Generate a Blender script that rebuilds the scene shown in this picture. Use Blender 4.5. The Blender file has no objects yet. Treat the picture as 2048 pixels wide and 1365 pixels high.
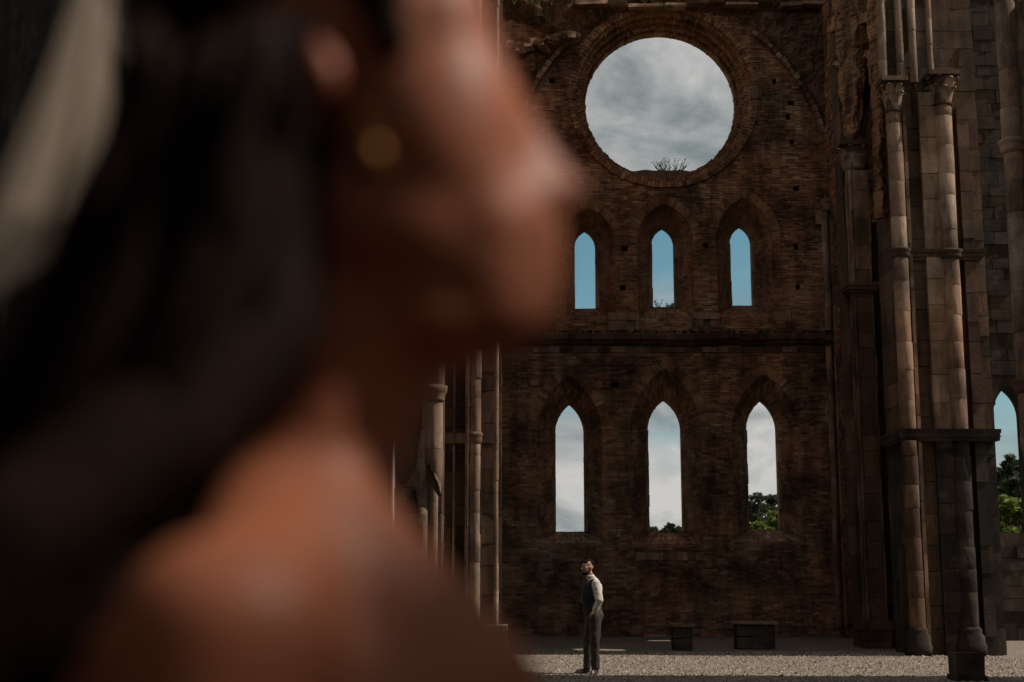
import bpy, bmesh, math, random
from mathutils import Vector, Matrix, noise
from mathutils.geometry import tessellate_polygon

R = math.radians
random.seed(11)
S = bpy.context.scene
C = S.collection

# ------------------------------------------------------------------ camera
CAM_H, F, PITCH = 1.4, 2844.0, R(9.69)
cam = bpy.data.cameras.new('camera'); camo = bpy.data.objects.new('camera', cam); C.objects.link(camo)
camo.location = (0, 0, CAM_H); camo.rotation_euler = (R(90) + PITCH, 0, 0)
cam.sensor_width = 36; cam.lens = F / 2048 * 36; cam.clip_start = 0.05; cam.clip_end = 6000
cam.dof.use_dof = True; cam.dof.focus_distance = 30; cam.dof.aperture_fstop = 2.4; cam.dof.aperture_blades = 0
S.camera = camo

# ------------------------------------------------------------------ sky and sun
SUN_EL, SUN_AZ = R(50), R(-4)          # azimuth measured from +X towards +Y
w = bpy.data.worlds.new('World'); S.world = w; w.use_nodes = True
N, L = w.node_tree.nodes, w.node_tree.links
N.clear()
def wn(t, **k):
    n = N.new(t)
    for a, b in k.items(): setattr(n, a, b)
    return n
sky = wn('ShaderNodeTexSky', sky_type='NISHITA', sun_disc=False)
sky.sun_elevation = SUN_EL; sky.sun_rotation = R(90) - SUN_AZ; sky.air_density = 1.0; sky.dust_density = 0.6; sky.ozone_density = 1.2
bg = wn('ShaderNodeBackground'); bg.inputs[1].default_value = 0.060
cl = wn('ShaderNodeBackground'); cl.inputs[1].default_value = 0.100
tc = wn('ShaderNodeTexCoord')
sep = wn('ShaderNodeSeparateXYZ'); L.new(tc.outputs['Generated'], sep.inputs[0])
mp = wn('ShaderNodeMapping'); mp.inputs['Scale'].default_value = (1.0, 1.0, 2.4); mp.inputs['Location'].default_value = (2.5, 8.2, 6.9)
L.new(tc.outputs['Generated'], mp.inputs[0])
n1 = wn('ShaderNodeTexNoise'); n1.inputs['Scale'].default_value = 4.2; n1.inputs['Detail'].default_value = 9; n1.inputs['Roughness'].default_value = 0.55; n1.inputs['Distortion'].default_value = 0.15
L.new(mp.outputs[0], n1.inputs['Vector'])
# coverage over height: cloud bank near the horizon, a clear belt, a cloud deck above
cov = wn('ShaderNodeValToRGB'); cr = cov.color_ramp; cr.interpolation = 'EASE'
vals = [(0.0, 0.22), (0.11, 0.24), (0.165, 0.0), (0.24, 0.0), (0.272, 0.40), (0.55, 0.36), (1.0, 0.32)]
cr.elements[0].position, cr.elements[0].color = vals[0][0], (vals[0][1],) * 3 + (1,)
cr.elements[1].position, cr.elements[1].color = vals[-1][0], (vals[-1][1],) * 3 + (1,)
for p, v in vals[1:-1]:
    e = cr.elements.new(p); e.color = (v, v, v, 1)
L.new(sep.outputs[2], cov.inputs[0])
ad = wn('ShaderNodeMath', operation='ADD'); L.new(n1.outputs[0], ad.inputs[0]); L.new(cov.outputs[0], ad.inputs[1])
rg = wn('ShaderNodeMapRange', interpolation_type='SMOOTHSTEP'); rg.inputs['From Min'].default_value = 0.56; rg.inputs['From Max'].default_value = 0.76
L.new(ad.outputs[0], rg.inputs['Value'])
# cloud shade: puffs lighter, bases grey blue
mp2 = wn('ShaderNodeMapping'); mp2.inputs['Scale'].default_value = (1.0, 1.0, 1.7); mp2.inputs['Location'].default_value = (1.4, 7.2, 1.2)
L.new(tc.outputs['Generated'], mp2.inputs[0])
n2 = wn('ShaderNodeTexNoise'); n2.inputs['Scale'].default_value = 9.5; n2.inputs['Detail'].default_value = 8; n2.inputs['Roughness'].default_value = 0.57; n2.inputs['Distortion'].default_value = 0.4
L.new(mp2.outputs[0], n2.inputs['Vector'])
cc = wn('ShaderNodeValToRGB')
cc.color_ramp.elements[0].position = 0.39; cc.color_ramp.elements[0].color = (1.65, 1.93, 2.0, 1)
cc.color_ramp.elements[1].position = 0.62; cc.color_ramp.elements[1].color = (4.6, 4.5, 4.4, 1)
L.new(n2.outputs[0], cc.inputs[0]); L.new(cc.outputs[0], cl.inputs[0])
hs = wn('ShaderNodeHueSaturation'); hs.inputs['Saturation'].default_value = 1.15; hs.inputs['Hue'].default_value = 0.462
L.new(sky.outputs[0], hs.inputs['Color']); L.new(hs.outputs[0], bg.inputs[0])
mx = wn('ShaderNodeMixShader'); L.new(rg.outputs[0], mx.inputs[0]); L.new(bg.outputs[0], mx.inputs[1]); L.new(cl.outputs[0], mx.inputs[2])
wo = wn('ShaderNodeOutputWorld'); L.new(mx.outputs[0], wo.inputs[0])

sl = bpy.data.lights.new('sun', 'SUN'); sl.energy = 3.6; sl.angle = R(0.5); sl.color = (1.0, 0.93, 0.84)
so = bpy.data.objects.new('sun', sl); C.objects.link(so)
sund = Vector((math.cos(SUN_EL) * math.cos(SUN_AZ), math.cos(SUN_EL) * math.sin(SUN_AZ), math.sin(SUN_EL)))
so.rotation_euler = sund.to_track_quat('Z', 'Y').to_euler(); so.location = (20, 10, 40)

S.view_settings.view_transform = 'Standard'; S.view_settings.look = 'None'
S.view_settings.exposure = 0.35; S.view_settings.gamma = 1.0
S.render.engine = 'CYCLES'
try:
    S.cycles.use_denoising = True; S.cycles.denoiser = 'OPENIMAGEDENOISE'
except Exception: pass
S.cycles.max_bounces = 8; S.cycles.diffuse_bounces = 5; S.cycles.transparent_max_bounces = 12

# ------------------------------------------------------------------ helpers
CP, SP = math.cos(PITCH), math.sin(PITCH)
def at(px, py, Y):
    """point at distance Y in the direction of a photo pixel"""
    u, v = px - 1024, 682.5 - py
    k = Y / (F * CP - v * SP)
    return Vector((u * k, Y, CAM_H + (F * SP + v * CP) * k))

def tag(o, label=None, cat=None, group=None, kind=None):
    if label: o['label'] = label
    if cat: o['category'] = cat
    if group: o['group'] = group
    if kind: o['kind'] = kind
    return o
def thing(name, loc, label, cat, group=None):
    o = bpy.data.objects.new(name, None); o.location = loc; o.empty_display_size = 0.2
    C.objects.link(o); PINV[o] = Matrix.Translation(-Vector(loc))
    return tag(o, label, cat, group, 'thing')
PINV = {}
def adopt(o, parent):
    """link o, keeping its own coordinates as world coordinates"""
    C.objects.link(o)
    if parent is not None:
        o.parent = parent
        inv = PINV.get(parent)
        if inv is None: inv = Matrix()
        o.matrix_parent_inverse = inv
    # children given world-space coordinates need this object's inverse world matrix
    PINV[o] = o.matrix_basis.inverted()
    return o
class MB:
    """collects geometry; build() links it as one mesh object"""
    def __init__(s): s.v, s.f = [], []
    def add(s, vs, fs):
        b = len(s.v); s.v += [tuple(x) for x in vs]; s.f += [tuple(i + b for i in f) for f in fs]
    def box(s, x0, x1, y0, y1, z0, z1, j=0.0):
        r = lambda: random.uniform(-j, j) if j else 0
        s.add([(x + r(), y + r(), z + r()) for x, y, z in ((x0,y0,z0),(x1,y0,z0),(x1,y1,z0),(x0,y1,z0),(x0,y0,z1),(x1,y0,z1),(x1,y1,z1),(x0,y1,z1))],
              [(0,3,2,1),(4,5,6,7),(0,1,5,4),(1,2,6,5),(2,3,7,6),(3,0,4,7)])
    def hexa(s, q0, q1):
        s.add(list(q0) + list(q1), [(3,2,1,0),(4,5,6,7),(0,1,5,4),(1,2,6,5),(2,3,7,6),(3,0,4,7)])
    def lathe(s, prof, cx, cy, n=20, cap=True):
        b = []
        for r, z in prof:
            b += [(cx + r * math.cos(2*math.pi*i/n), cy + r * math.sin(2*math.pi*i/n), z) for i in range(n)]
        fs = []
        for k in range(len(prof) - 1):
            for i in range(n):
                a = k*n + i; c = k*n + (i+1) % n
                fs.append((a, c, c + n, a + n))
        if cap:
            fs.append(tuple(range(n - 1, -1, -1))); fs.append(tuple(range((len(prof)-1)*n, len(prof)*n)))
        s.add(b, fs)
    def tube(s, pts, rad, n=8):
        pts = [Vector(p) for p in pts]; b = []; fs = []
        for k, p in enumerate(pts):
            t = (pts[min(k+1, len(pts)-1)] - pts[max(k-1, 0)]).normalized()
            a = t.orthogonal().normalized() if k == 0 else (a - t * a.dot(t)).normalized()
            c = t.cross(a); r = rad[k] if hasattr(rad, '__len__') else rad
            b += [p + (a * math.cos(2*math.pi*i/n) + c * math.sin(2*math.pi*i/n)) * r for i in range(n)]
        for k in range(len(pts) - 1):
            for i in range(n):
                x, y = k*n + i, k*n + (i+1) % n
                fs.append((x, y, y + n, x + n))
        fs.append(tuple(range(n-1, -1, -1))); fs.append(tuple(range((len(pts)-1)*n, len(pts)*n)))
        s.add(b, fs)
    def mesh(s, name, mat, smooth=False):
        me = bpy.data.meshes.new(name); me.from_pydata(s.v, [], s.f); me.update()
        me.materials.append(mat)
        if smooth: me.polygons.foreach_set('use_smooth', [True] * len(me.polygons))
        return me
    def build(s, name, mat, parent=None, smooth=False, kind=None):
        o = bpy.data.objects.new(name, s.mesh(name, mat, smooth))
        adopt(o, parent)
        if kind: o['kind'] = kind
        return o

# ------------------------------------------------------------------ materials
def mat(name, rough=0.9):
    m = bpy.data.materials.new(name); m.use_nodes = True
    b = m.node_tree.nodes['Principled BSDF']; b.inputs['Roughness'].default_value = rough
    b.inputs['Specular IOR Level'].default_value = 0.25
    return m, m.node_tree.nodes, m.node_tree.links, b
def ramp(N, L, src, stops):
    r = N.new('ShaderNodeValToRGB'); e = r.color_ramp.elements
    e[0].position, e[0].color = stops[0][0], tuple(stops[0][1]) + (1,)
    e[1].position, e[1].color = stops[-1][0], tuple(stops[-1][1]) + (1,)
    for p, c in stops[1:-1]:
        x = e.new(p); x.color = tuple(c) + (1,)
    L.new(src, r.inputs[0]); return r.outputs[0]
def noi(N, L, vec, scale, detail=5, rough=0.6):
    n = N.new('ShaderNodeTexNoise'); n.inputs['Scale'].default_value = scale; n.inputs['Detail'].default_value = detail; n.inputs['Roughness'].default_value = rough
    L.new(vec, n.inputs['Vector']); return n.outputs[0]
def mul(N, L, a, b, mode='MULTIPLY', fac=1.0):
    m = N.new('ShaderNodeMix'); m.data_type = 'RGBA'; m.blend_type = mode
    if hasattr(fac, 'is_linked') or not isinstance(fac, (int, float)): L.new(fac, m.inputs[0])
    else: m.inputs[0].default_value = fac
    for v, i in ((a, 6), (b, 7)):
        if isinstance(v, tuple): m.inputs[i].default_value = v + (1,)
        else: L.new(v, m.inputs[i])
    return m.outputs[2]
def bump(N, L, b, h, strength=0.5, dist=0.02):
    n = N.new('ShaderNodeBump'); n.inputs['Strength'].default_value = strength; n.inputs['Distance'].default_value = dist
    L.new(h, n.inputs['Height']); L.new(n.outputs[0], b.inputs['Normal'])
def piece_random(N, L):
    g = N.new('ShaderNodeNewGeometry'); oi = N.new('ShaderNodeObjectInfo')
    a = N.new('ShaderNodeMath'); a.operation = 'ADD'; L.new(g.outputs['Random Per Island'], a.inputs[0]); L.new(oi.outputs['Random'], a.inputs[1])
    f = N.new('ShaderNodeMath'); f.operation = 'FRACT'; L.new(a.outputs[0], f.inputs[0])
    return f.outputs[0], g.outputs['Position']

def masonry(name, stops, stain=0.55, stain_scale=0.8, pit=35, tint=(0.35, 0.27, 0.10), tint_amt=0.25, bs=0.6, streak=0.62):
    m, N, L, b = mat(name, 0.92)
    rnd, pos = piece_random(N, L)
    col = ramp(N, L, rnd, stops)
    big = noi(N, L, pos, stain_scale, 6, 0.65)
    st = ramp(N, L, big, [(0.36, (1 - stain,) * 3), (0.58, (1, 1, 1))])
    col = mul(N, L, col, st)
    hue = noi(N, L, pos, 0.42, 4, 0.6)
    col = mul(N, L, col, ramp(N, L, hue, [(0.38, (1.0, 0.84, 0.74)), (0.62, (1.0, 1.02, 1.02))]))
    mps = N.new('ShaderNodeMapping'); mps.inputs['Scale'].default_value = (2.6, 2.6, 0.45); L.new(pos, mps.inputs[0])
    stk = noi(N, L, mps.outputs[0], 1.0, 7, 0.7)
    col = mul(N, L, col, ramp(N, L, stk, [(0.36, (1 - streak,) * 3), (0.56, (1, 1, 1))]))
    lich = noi(N, L, pos, 1.7, 8, 0.7)
    lf = ramp(N, L, lich, [(0.52, (0, 0, 0)), (0.72, (tint_amt,) * 3)])
    col = mul(N, L, col, tint, 'MIX', lf)
    fine = noi(N, L, pos, pit, 4, 0.7)
    col = mul(N, L, col, ramp(N, L, fine, [(0.3, (0.68, 0.67, 0.66)), (0.6, (1.05, 1.05, 1.05))]))
    L.new(col, b.inputs['Base Color'])
    bump(N, L, b, fine, bs, 0.02)
    return m
M = {}
M['brick'] = masonry('brick', [(0.0, (0.22, 0.11, 0.07)), (0.3, (0.38, 0.195, 0.115)), (0.65, (0.46, 0.245, 0.145)), (0.9, (0.52, 0.32, 0.20)), (1.0, (0.58, 0.42, 0.29))], 0.7, 0.9, streak=0.5)
M['brick_red'] = masonry('brick_red', [(0.0, (0.27, 0.13, 0.08)), (0.5, (0.40, 0.205, 0.12)), (1.0, (0.48, 0.27, 0.16))], 0.45)
M['mortar'] = masonry('mortar', [(0, (0.36, 0.235, 0.155)), (1, (0.36, 0.235, 0.155))], 0.7, 0.9, streak=0.5)
M['stone'] = masonry('stone', [(0.0, (0.30, 0.185, 0.128)), (0.5, (0.42, 0.275, 0.195)), (1.0, (0.50, 0.345, 0.25))], 0.55, 1.1, 45, (0.2, 0.15, 0.08), 0.4, 0.7)
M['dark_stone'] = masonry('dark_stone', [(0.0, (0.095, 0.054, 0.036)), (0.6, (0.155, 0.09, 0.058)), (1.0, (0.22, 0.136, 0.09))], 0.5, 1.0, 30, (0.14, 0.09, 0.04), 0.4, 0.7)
M['black_stone'] = masonry('near_black_stone', [(0.0, (0.034, 0.024, 0.018)), (0.6, (0.055, 0.038, 0.028)), (1.0, (0.078, 0.053, 0.039))], 0.5, 1.3, 40, (0.17, 0.13, 0.09), 0.5, 0.7)  # near-black with paler specks; lower right piers, aisle, left nave wall, stump
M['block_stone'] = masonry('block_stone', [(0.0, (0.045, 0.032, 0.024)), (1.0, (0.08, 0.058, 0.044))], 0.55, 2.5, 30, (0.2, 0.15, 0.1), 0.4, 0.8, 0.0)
M['rubble'] = masonry('rubble', [(0.0, (0.10, 0.06, 0.04)), (0.5, (0.24, 0.13, 0.075)), (1.0, (0.38, 0.29, 0.2))], 0.5, 1.3, 18, (0.16, 0.13, 0.04), 0.6, 0.9)

def plain(name, col, rough=0.8, var=0.25, scale=30, spec=0.25, bs=0.25, sss=0.0):
    m, N, L, b = mat(name, rough); b.inputs['Specular IOR Level'].default_value = spec
    tcn = N.new('ShaderNodeTexCoord'); n = noi(N, L, tcn.outputs['Object'], scale, 4, 0.6)
    L.new(mul(N, L, tuple(col), ramp(N, L, n, [(0.3, (1 - var,) * 3), (0.7, (1, 1, 1))])), b.inputs['Base Color'])
    bump(N, L, b, n, bs, 0.004)
    if sss:
        b.inputs['Subsurface Weight'].default_value = sss; b.inputs['Subsurface Radius'].default_value = (1.0, 0.32, 0.14); b.inputs['Subsurface Scale'].default_value = 0.012
    return m
def leafmat(name, c0, c1):
    m, N, L, b = mat(name, 0.7)
    rnd, pos = piece_random(N, L)
    L.new(ramp(N, L, rnd, [(0, c0), (1, c1)]), b.inputs['Base Color'])
    b.inputs['Transmission Weight'].default_value = 0.0
    t = N.new('ShaderNodeBsdfTranslucent'); t.inputs[0].default_value = tuple(x * 0.9 for x in c1) + (1,)
    mxs = N.new('ShaderNodeMixShader'); mxs.inputs[0].default_value = 0.3
    out = N['Material Output']; L.new(b.outputs[0], mxs.inputs[1]); L.new(t.outputs[0], mxs.inputs[2]); L.new(mxs.outputs[0], out.inputs[0])
    return m
M['grass'] = leafmat('dry_grass', (0.05, 0.045, 0.012), (0.16, 0.12, 0.04))
M['weed'] = leafmat('dark_weed', (0.02, 0.02, 0.008), (0.06, 0.05, 0.02))
M['pine_leaf'] = leafmat('pine_needles', (0.018, 0.028, 0.012), (0.045, 0.06, 0.02))
M['broad_leaf'] = leafmat('broad_leaves', (0.07, 0.11, 0.012), (0.17, 0.20, 0.03))
M['bark'] = plain('bark', (0.09, 0.06, 0.04), 0.9, 0.5, 8)

def ground_mat():
    m, N, L, b = mat('gravel', 0.95)
    g = N.new('ShaderNodeNewGeometry'); pos = g.outputs['Position']
    v = N.new('ShaderNodeTexVoronoi'); v.inputs['Scale'].default_value = 34; L.new(pos, v.inputs['Vector'])
    col = ramp(N, L, v.outputs['Color'], [(0.1, (0.11, 0.082, 0.062)), (0.5, (0.215, 0.17, 0.132)), (0.9, (0.33, 0.275, 0.222))])
    big = noi(N, L, pos, 0.7, 5, 0.6)
    col = mul(N, L, col, ramp(N, L, big, [(0.3, (0.72, 0.70, 0.66)), (0.65, (1, 1, 1))]))
    L.new(col, b.inputs['Base Color'])
    bump(N, L, b, v.outputs['Distance'], 0.9, 0.02)
    return m
M['gravel'] = ground_mat()
def pebble_mat():
    m, N, L, b = mat('pebble', 0.9)
    rnd, pos = piece_random(N, L)
    L.new(ramp(N, L, rnd, [(0, (0.07, 0.05, 0.038)), (0.4, (0.20, 0.158, 0.124)), (1, (0.37, 0.31, 0.255))]), b.inputs['Base Color'])
    return m
M['pebble'] = pebble_mat()
def field_mat():
    m, N, L, b = mat('meadow', 0.95)
    g = N.new('ShaderNodeNewGeometry'); n = noi(N, L, g.outputs['Position'], 0.05, 8, 0.7)
    L.new(ramp(N, L, n, [(0.3, (0.05, 0.06, 0.018)), (0.7, (0.12, 0.12, 0.04))]), b.inputs['Base Color'])
    return m
M['meadow'] = field_mat()

# ------------------------------------------------------------------ ground, terrain
g = MB(); g.add([(-3000, -3000, -0.03), (3000, -3000, -0.03), (3000, 3000, -0.03), (-3000, 3000, -0.03)], [(0, 1, 2, 3)])
tag(g.build('ground', M['meadow']), 'green meadow round the ruin', 'ground', kind='structure')
g = MB()
nx, ny = 40, 60
for j in range(ny + 1):
    for i in range(nx + 1):
        x, y = -16 + 40 * i / nx, -10 + 60 * j / ny
        g.v.append((x, y, 0.02 * (noise.noise((x * 0.4, y * 0.4, 0)))))
for j in range(ny):
    for i in range(nx):
        a = j * (nx + 1) + i; g.f.append((a, a + 1, a + nx + 2, a + nx + 1))
tag(g.build('gravel_floor', M['gravel'], smooth=True), 'pale gravel floor of the roofless church', 'ground', kind='structure')
p = MB()
rp = random.Random(5)
for k in range(26000):
    x, y = rp.uniform(-1.0, 9.5), rp.uniform(21.0, 30.5)
    z = 0.02 * noise.noise((x * 0.4, y * 0.4, 0)); r = rp.uniform(0.010, 0.026) * (1 + (rp.random() < 0.03))
    a = rp.random() * 6.28; c, s_ = math.cos(a) * r, math.sin(a) * r; q = rp.uniform(0.6, 1.3)
    p.add([(x + c, y + s_, z), (x - s_*q, y + c*q, z), (x - c, y - s_, z), (x + s_*q, y - c*q, z), (x + rp.uniform(-.3,.3)*r, y, z + r * rp.uniform(0.5, 1.0))],
          [(0, 1, 4), (1, 2, 4), (2, 3, 4), (3, 0, 4)])
tag(p.build('gravel', M['pebble'], kind='stuff'), 'loose pebbles strewn over the gravel floor', 'gravel')

# ------------------------------------------------------------------ end wall
YW, YI, YB = 39.0, 39.9, 40.05
WX0, WX1, WZ1 = -0.6, 9.9, 21.0
end_wall = thing('end_wall', (4.3, YW, 0), 'tall ruined brick end wall pierced by a round opening and six lancet windows', 'wall')

def arch(xl, xr, zs, zsp, za, nj, na):
    """pointed arch outline from the lower left, over the apex, to the lower right"""
    xc = (xl + xr) / 2; wd = (xr - xl) / 2; h = za - zsp; r = (wd * wd + h * h) / (2 * wd)
    pts = [(xl, zs + (zsp - zs) * i / nj) for i in range(nj)]
    a1 = math.atan2(h, r - wd)
    left = [(xl + r - r * math.cos(a1 * i / na), zsp + r * math.sin(a1 * i / na)) for i in range(na + 1)]
    left[-1] = (xc, za)
    right = [(2 * xc - x, z) for x, z in reversed(left[:-1])]
    pts += left + right
    pts += [(xr, zsp - (zsp - zs) * i / nj) for i in range(1, nj + 1)]
    return pts

wins = []   # name, inner (xl, xr, apex, spring, sill) px; outer the same
WIN = [
 ('lower', (1111, 1168, 810, 868, 1064), (1073, 1205, 752, 872, 1088)),
 ('lower', (1297, 1363, 802, 862, 1064), (1262, 1405, 738, 866, 1090)),
 ('lower', (1495, 1555, 803, 862, 1060), (1466, 1604, 750, 866, 1086)),
 ('upper', (1149, 1191, 463, 497, 619), (1122, 1232, 416, 492, 640)),
 ('upper', (1304, 1348, 458, 492, 616), (1274, 1388, 408, 486, 638)),
 ('upper', (1461, 1503, 455, 489, 613), (1434, 1546, 396, 480, 636)),
]
def xz(px, py, Y):
    v = at(px, py, Y); return v.x, v.z
for kind, i, o in WIN:
    xm = lambda t, Y: (at(t[0], (t[3] + t[4]) / 2, Y).x, at(t[1], (t[3] + t[4]) / 2, Y).x)
    il, ir = xm(i, YI); ol, orr = xm(o, YW)
    zz = lambda t, k, Y: at((t[0] + t[1]) / 2, t[k], Y).z
    zin = [zz(i, k, YI) for k in (4, 3, 2)]; zo = [zz(o, k, YW) for k in (4, 3, 2)]
    nj = max(4, round((zo[1] - zo[0]) / 0.09)); h = zo[2] - zo[1]; na = max(4, round(1.15 * math.hypot(h, (orr - ol) / 2) / 0.09))
    wins.append((kind, arch(il, ir, zin[0], zin[1], zin[2], nj, na), arch(ol, orr, zo[0], zo[1], zo[2], nj, na), nj, na))
RC = at(1321, 216, 40.0); RX, RZ = RC.x - 0.03, RC.z
RR = [2.19, 2.28, 2.38, 2.48, 2.58, 2.72]

def ring_poly(r, n=96): return [(RX + r * math.cos(2*math.pi*k/n), RZ + r * math.sin(2*math.pi*k/n)) for k in range(n)]
PUT = [(1104,161),(1066,230),(1549,163),(1583,207),(1577,233),(1584,284),(1594,378),(1593,494),(1597,575),(1412,492),(1246,577),(1250,498),(1230,770)]
put = []
for x, y in PUT:
    c = at(x, y, YW); a = random.uniform(0.06, 0.11); hb = random.uniform(.05, .1)
    put.append((c.x - a, c.x + a * random.uniform(.7, 1), c.z - hb, c.z + 0.09))

# core: front and back faces with holes, reveals
def holed(outer, holes, Y, flip):
    polys = [[Vector((x, z, 0)) for x, z in outer]] + [[Vector((x, z, 0)) for x, z in h] for h in holes]
    flat = [q for pl in polys for q in pl]
    tris = tessellate_polygon(polys)
    return [(q.x, Y, q.y) for q in flat], [tuple(reversed(t)) if flip else tuple(t) for t in tris]
frame = [(WX0, -0.3), (WX1, -0.3), (WX1, WZ1), (WX0, WZ1)]
core = MB()
YC = YW + 0.03
ph = [[(a, c), (b, c), (b, d), (a, d)] for a, b, c, d in put]
core.add(*holed(frame, [o for _, i, o, _, _ in wins] + [ring_poly(2.54)] + ph, YC, False))
core.add(*holed(frame, [i for _, i, o, _, _ in wins] + [ring_poly(2.19)], YB, True))
core.box(WX0 - 0.3, WX0, YC, YB, -0.3, WZ1); core.box(WX1, WX1 + 0.3, YC, YB, -0.3, WZ1); core.box(WX0, WX1, YC + .01, YB - .01, WZ1, WZ1 + 0.2)
for _, i, o, _, _ in wins:
    n = len(i)
    vs = [(x, YC, z) for x, z in o] + [(x, YI, z) for x, z in i] + [(x, YB, z) for x, z in i]
    fs = []
    for k in range(n):
        k2 = (k + 1) % n
        fs += [(k, k2, n + k2, n + k), (n + k, n + k2, 2*n + k2, 2*n + k)]
    core.add(vs, fs)
for q in ph:
    vs = [(x, YC, z) for x, z in q] + [(x, YC + 0.45, z) for x, z in q]
    core.add(vs, [(0,1,5,4),(1,2,6,5),(2,3,7,6),(3,0,4,7),(4,5,6,7)])
core.build('wall_core', M['mortar'], end_wall)

# brick courses
def span(poly, z):
    xs = []
    for k in range(len(poly)):
        (x0, z0), (x1, z1) = poly[k], poly[(k + 1) % len(poly)]
        if (z0 - z) * (z1 - z) < 0: xs.append(x0 + (x1 - x0) * (z - z0) / (z1 - z0))
    return (min(xs), max(xs)) if len(xs) > 1 else None
RT = 0.27
def ringed(o, nj, na):
    """outer outline pushed out by the voussoir ring above the springing"""
    n = len(o); res = []
    for k, (x, z) in enumerate(o):
        if nj <= k <= nj + 2 * na:
            xa, za = o[k-1]; xb, zb = o[k+1]; t = Vector((xb - xa, zb - za)).normalized()
            res.append((x - t.y * RT, z + t.x * RT))
        else: res.append((x, z))
    return res
cut = [ringed(o, nj, na) for _, i, o, nj, na in wins] + [ring_poly(RR[5])]
BH, BJ = 0.060, 0.012
LEDGE = (at(1400, 693, YW).z, at(1400, 668, YW).z)
BLOCKS = [(1216, 1278, 626, 661), (1385, 1440, 626, 656), (1546, 1582, 620, 642), (1272, 1408, 1104, 1121), (1075, 1130, 1106, 1118)]
bl = []
for a, b_, c, d in BLOCKS:
    p0, p1 = at(a, d, YW), at(b_, c, YW); bl.append((p0.x, p1.x, p0.z, p1.z))
stuffb = MB(); solo = []
z = 0.0; row = 0
while z < WZ1:
    zc = z + BH / 2
    iv = [s for s in (span(c, zc) for c in cut) if s]
    iv += [(a, b_) for a, b_, c, d in put if c - 0.01 < zc < d + 0.01]
    iv += [(a - .01, b_ + .01) for a, b_, c, d in bl if c - 0.01 < zc < d + 0.01]
    if LEDGE[0] - 0.18 < zc < LEDGE[1]: iv = [(WX0, WX1)]
    iv.sort(); free = []; x = WX0
    for a, b_ in iv:
        if a > x: free.append((x, a))
        x = max(x, b_)
    if x < WX1: free.append((x, WX1))
    for a, b_ in free:
        x = a; first = True
        while x < b_ - 0.02:
            ln = random.choice((0.25, 0.25, 0.23, 0.12)) * random.uniform(0.9, 1.08)
            if first and row % 2: ln *= 0.5
            first = False
            e = min(x + ln, b_)
            if b_ - e < 0.05: e = b_
            ero = noise.noise((x * 0.9, zc * 1.3, 4.0))
            if random.random() > 0.015 + max(0, ero) * 0.22:
                dp = random.gauss(0, 0.009) + max(0, ero - 0.05) * 0.05
                solo.append((x + BJ/2, e - BJ/2, YW + dp, z + random.uniform(-.004, .004), row))
            x = e
    z += BH + BJ; row += 1
# the best lit field of bricks, under the string course, is laid brick by brick
cx = at(1340, 725, YW)
solo.sort(key=lambda q: (abs(q[0] - cx.x) / 2.6) ** 2 + (abs(q[3] - cx.z + 0.1) / 0.62) ** 2)
def unit_box(name, m, j=0.03):
    b = MB(); b.box(-0.5, 0.5, -0.5, 0.5, -0.5, 0.5, j); return b.mesh(name, m)
brick_me = [unit_box('brick', M['brick'], 0.035) for _ in range(4)]
for k, (a, b_, y, zz, rw) in enumerate(solo[:300]):
    o = bpy.data.objects.new('brick', random.choice(brick_me)); o.location = ((a + b_) / 2, y + 0.05, zz + BH / 2); o.scale = (b_ - a, 0.1, BH)
    o.rotation_euler = (random.gauss(0, .02), random.gauss(0, .008), random.gauss(0, .012)); adopt(o, end_wall)
for a, b_, y, zz, rw in solo[300:]:
    stuffb.box(a, b_, y, y + 0.1, zz, zz + BH, 0.004)
stuffb.build('brickwork', M['brick'], end_wall, kind='stuff')

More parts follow.
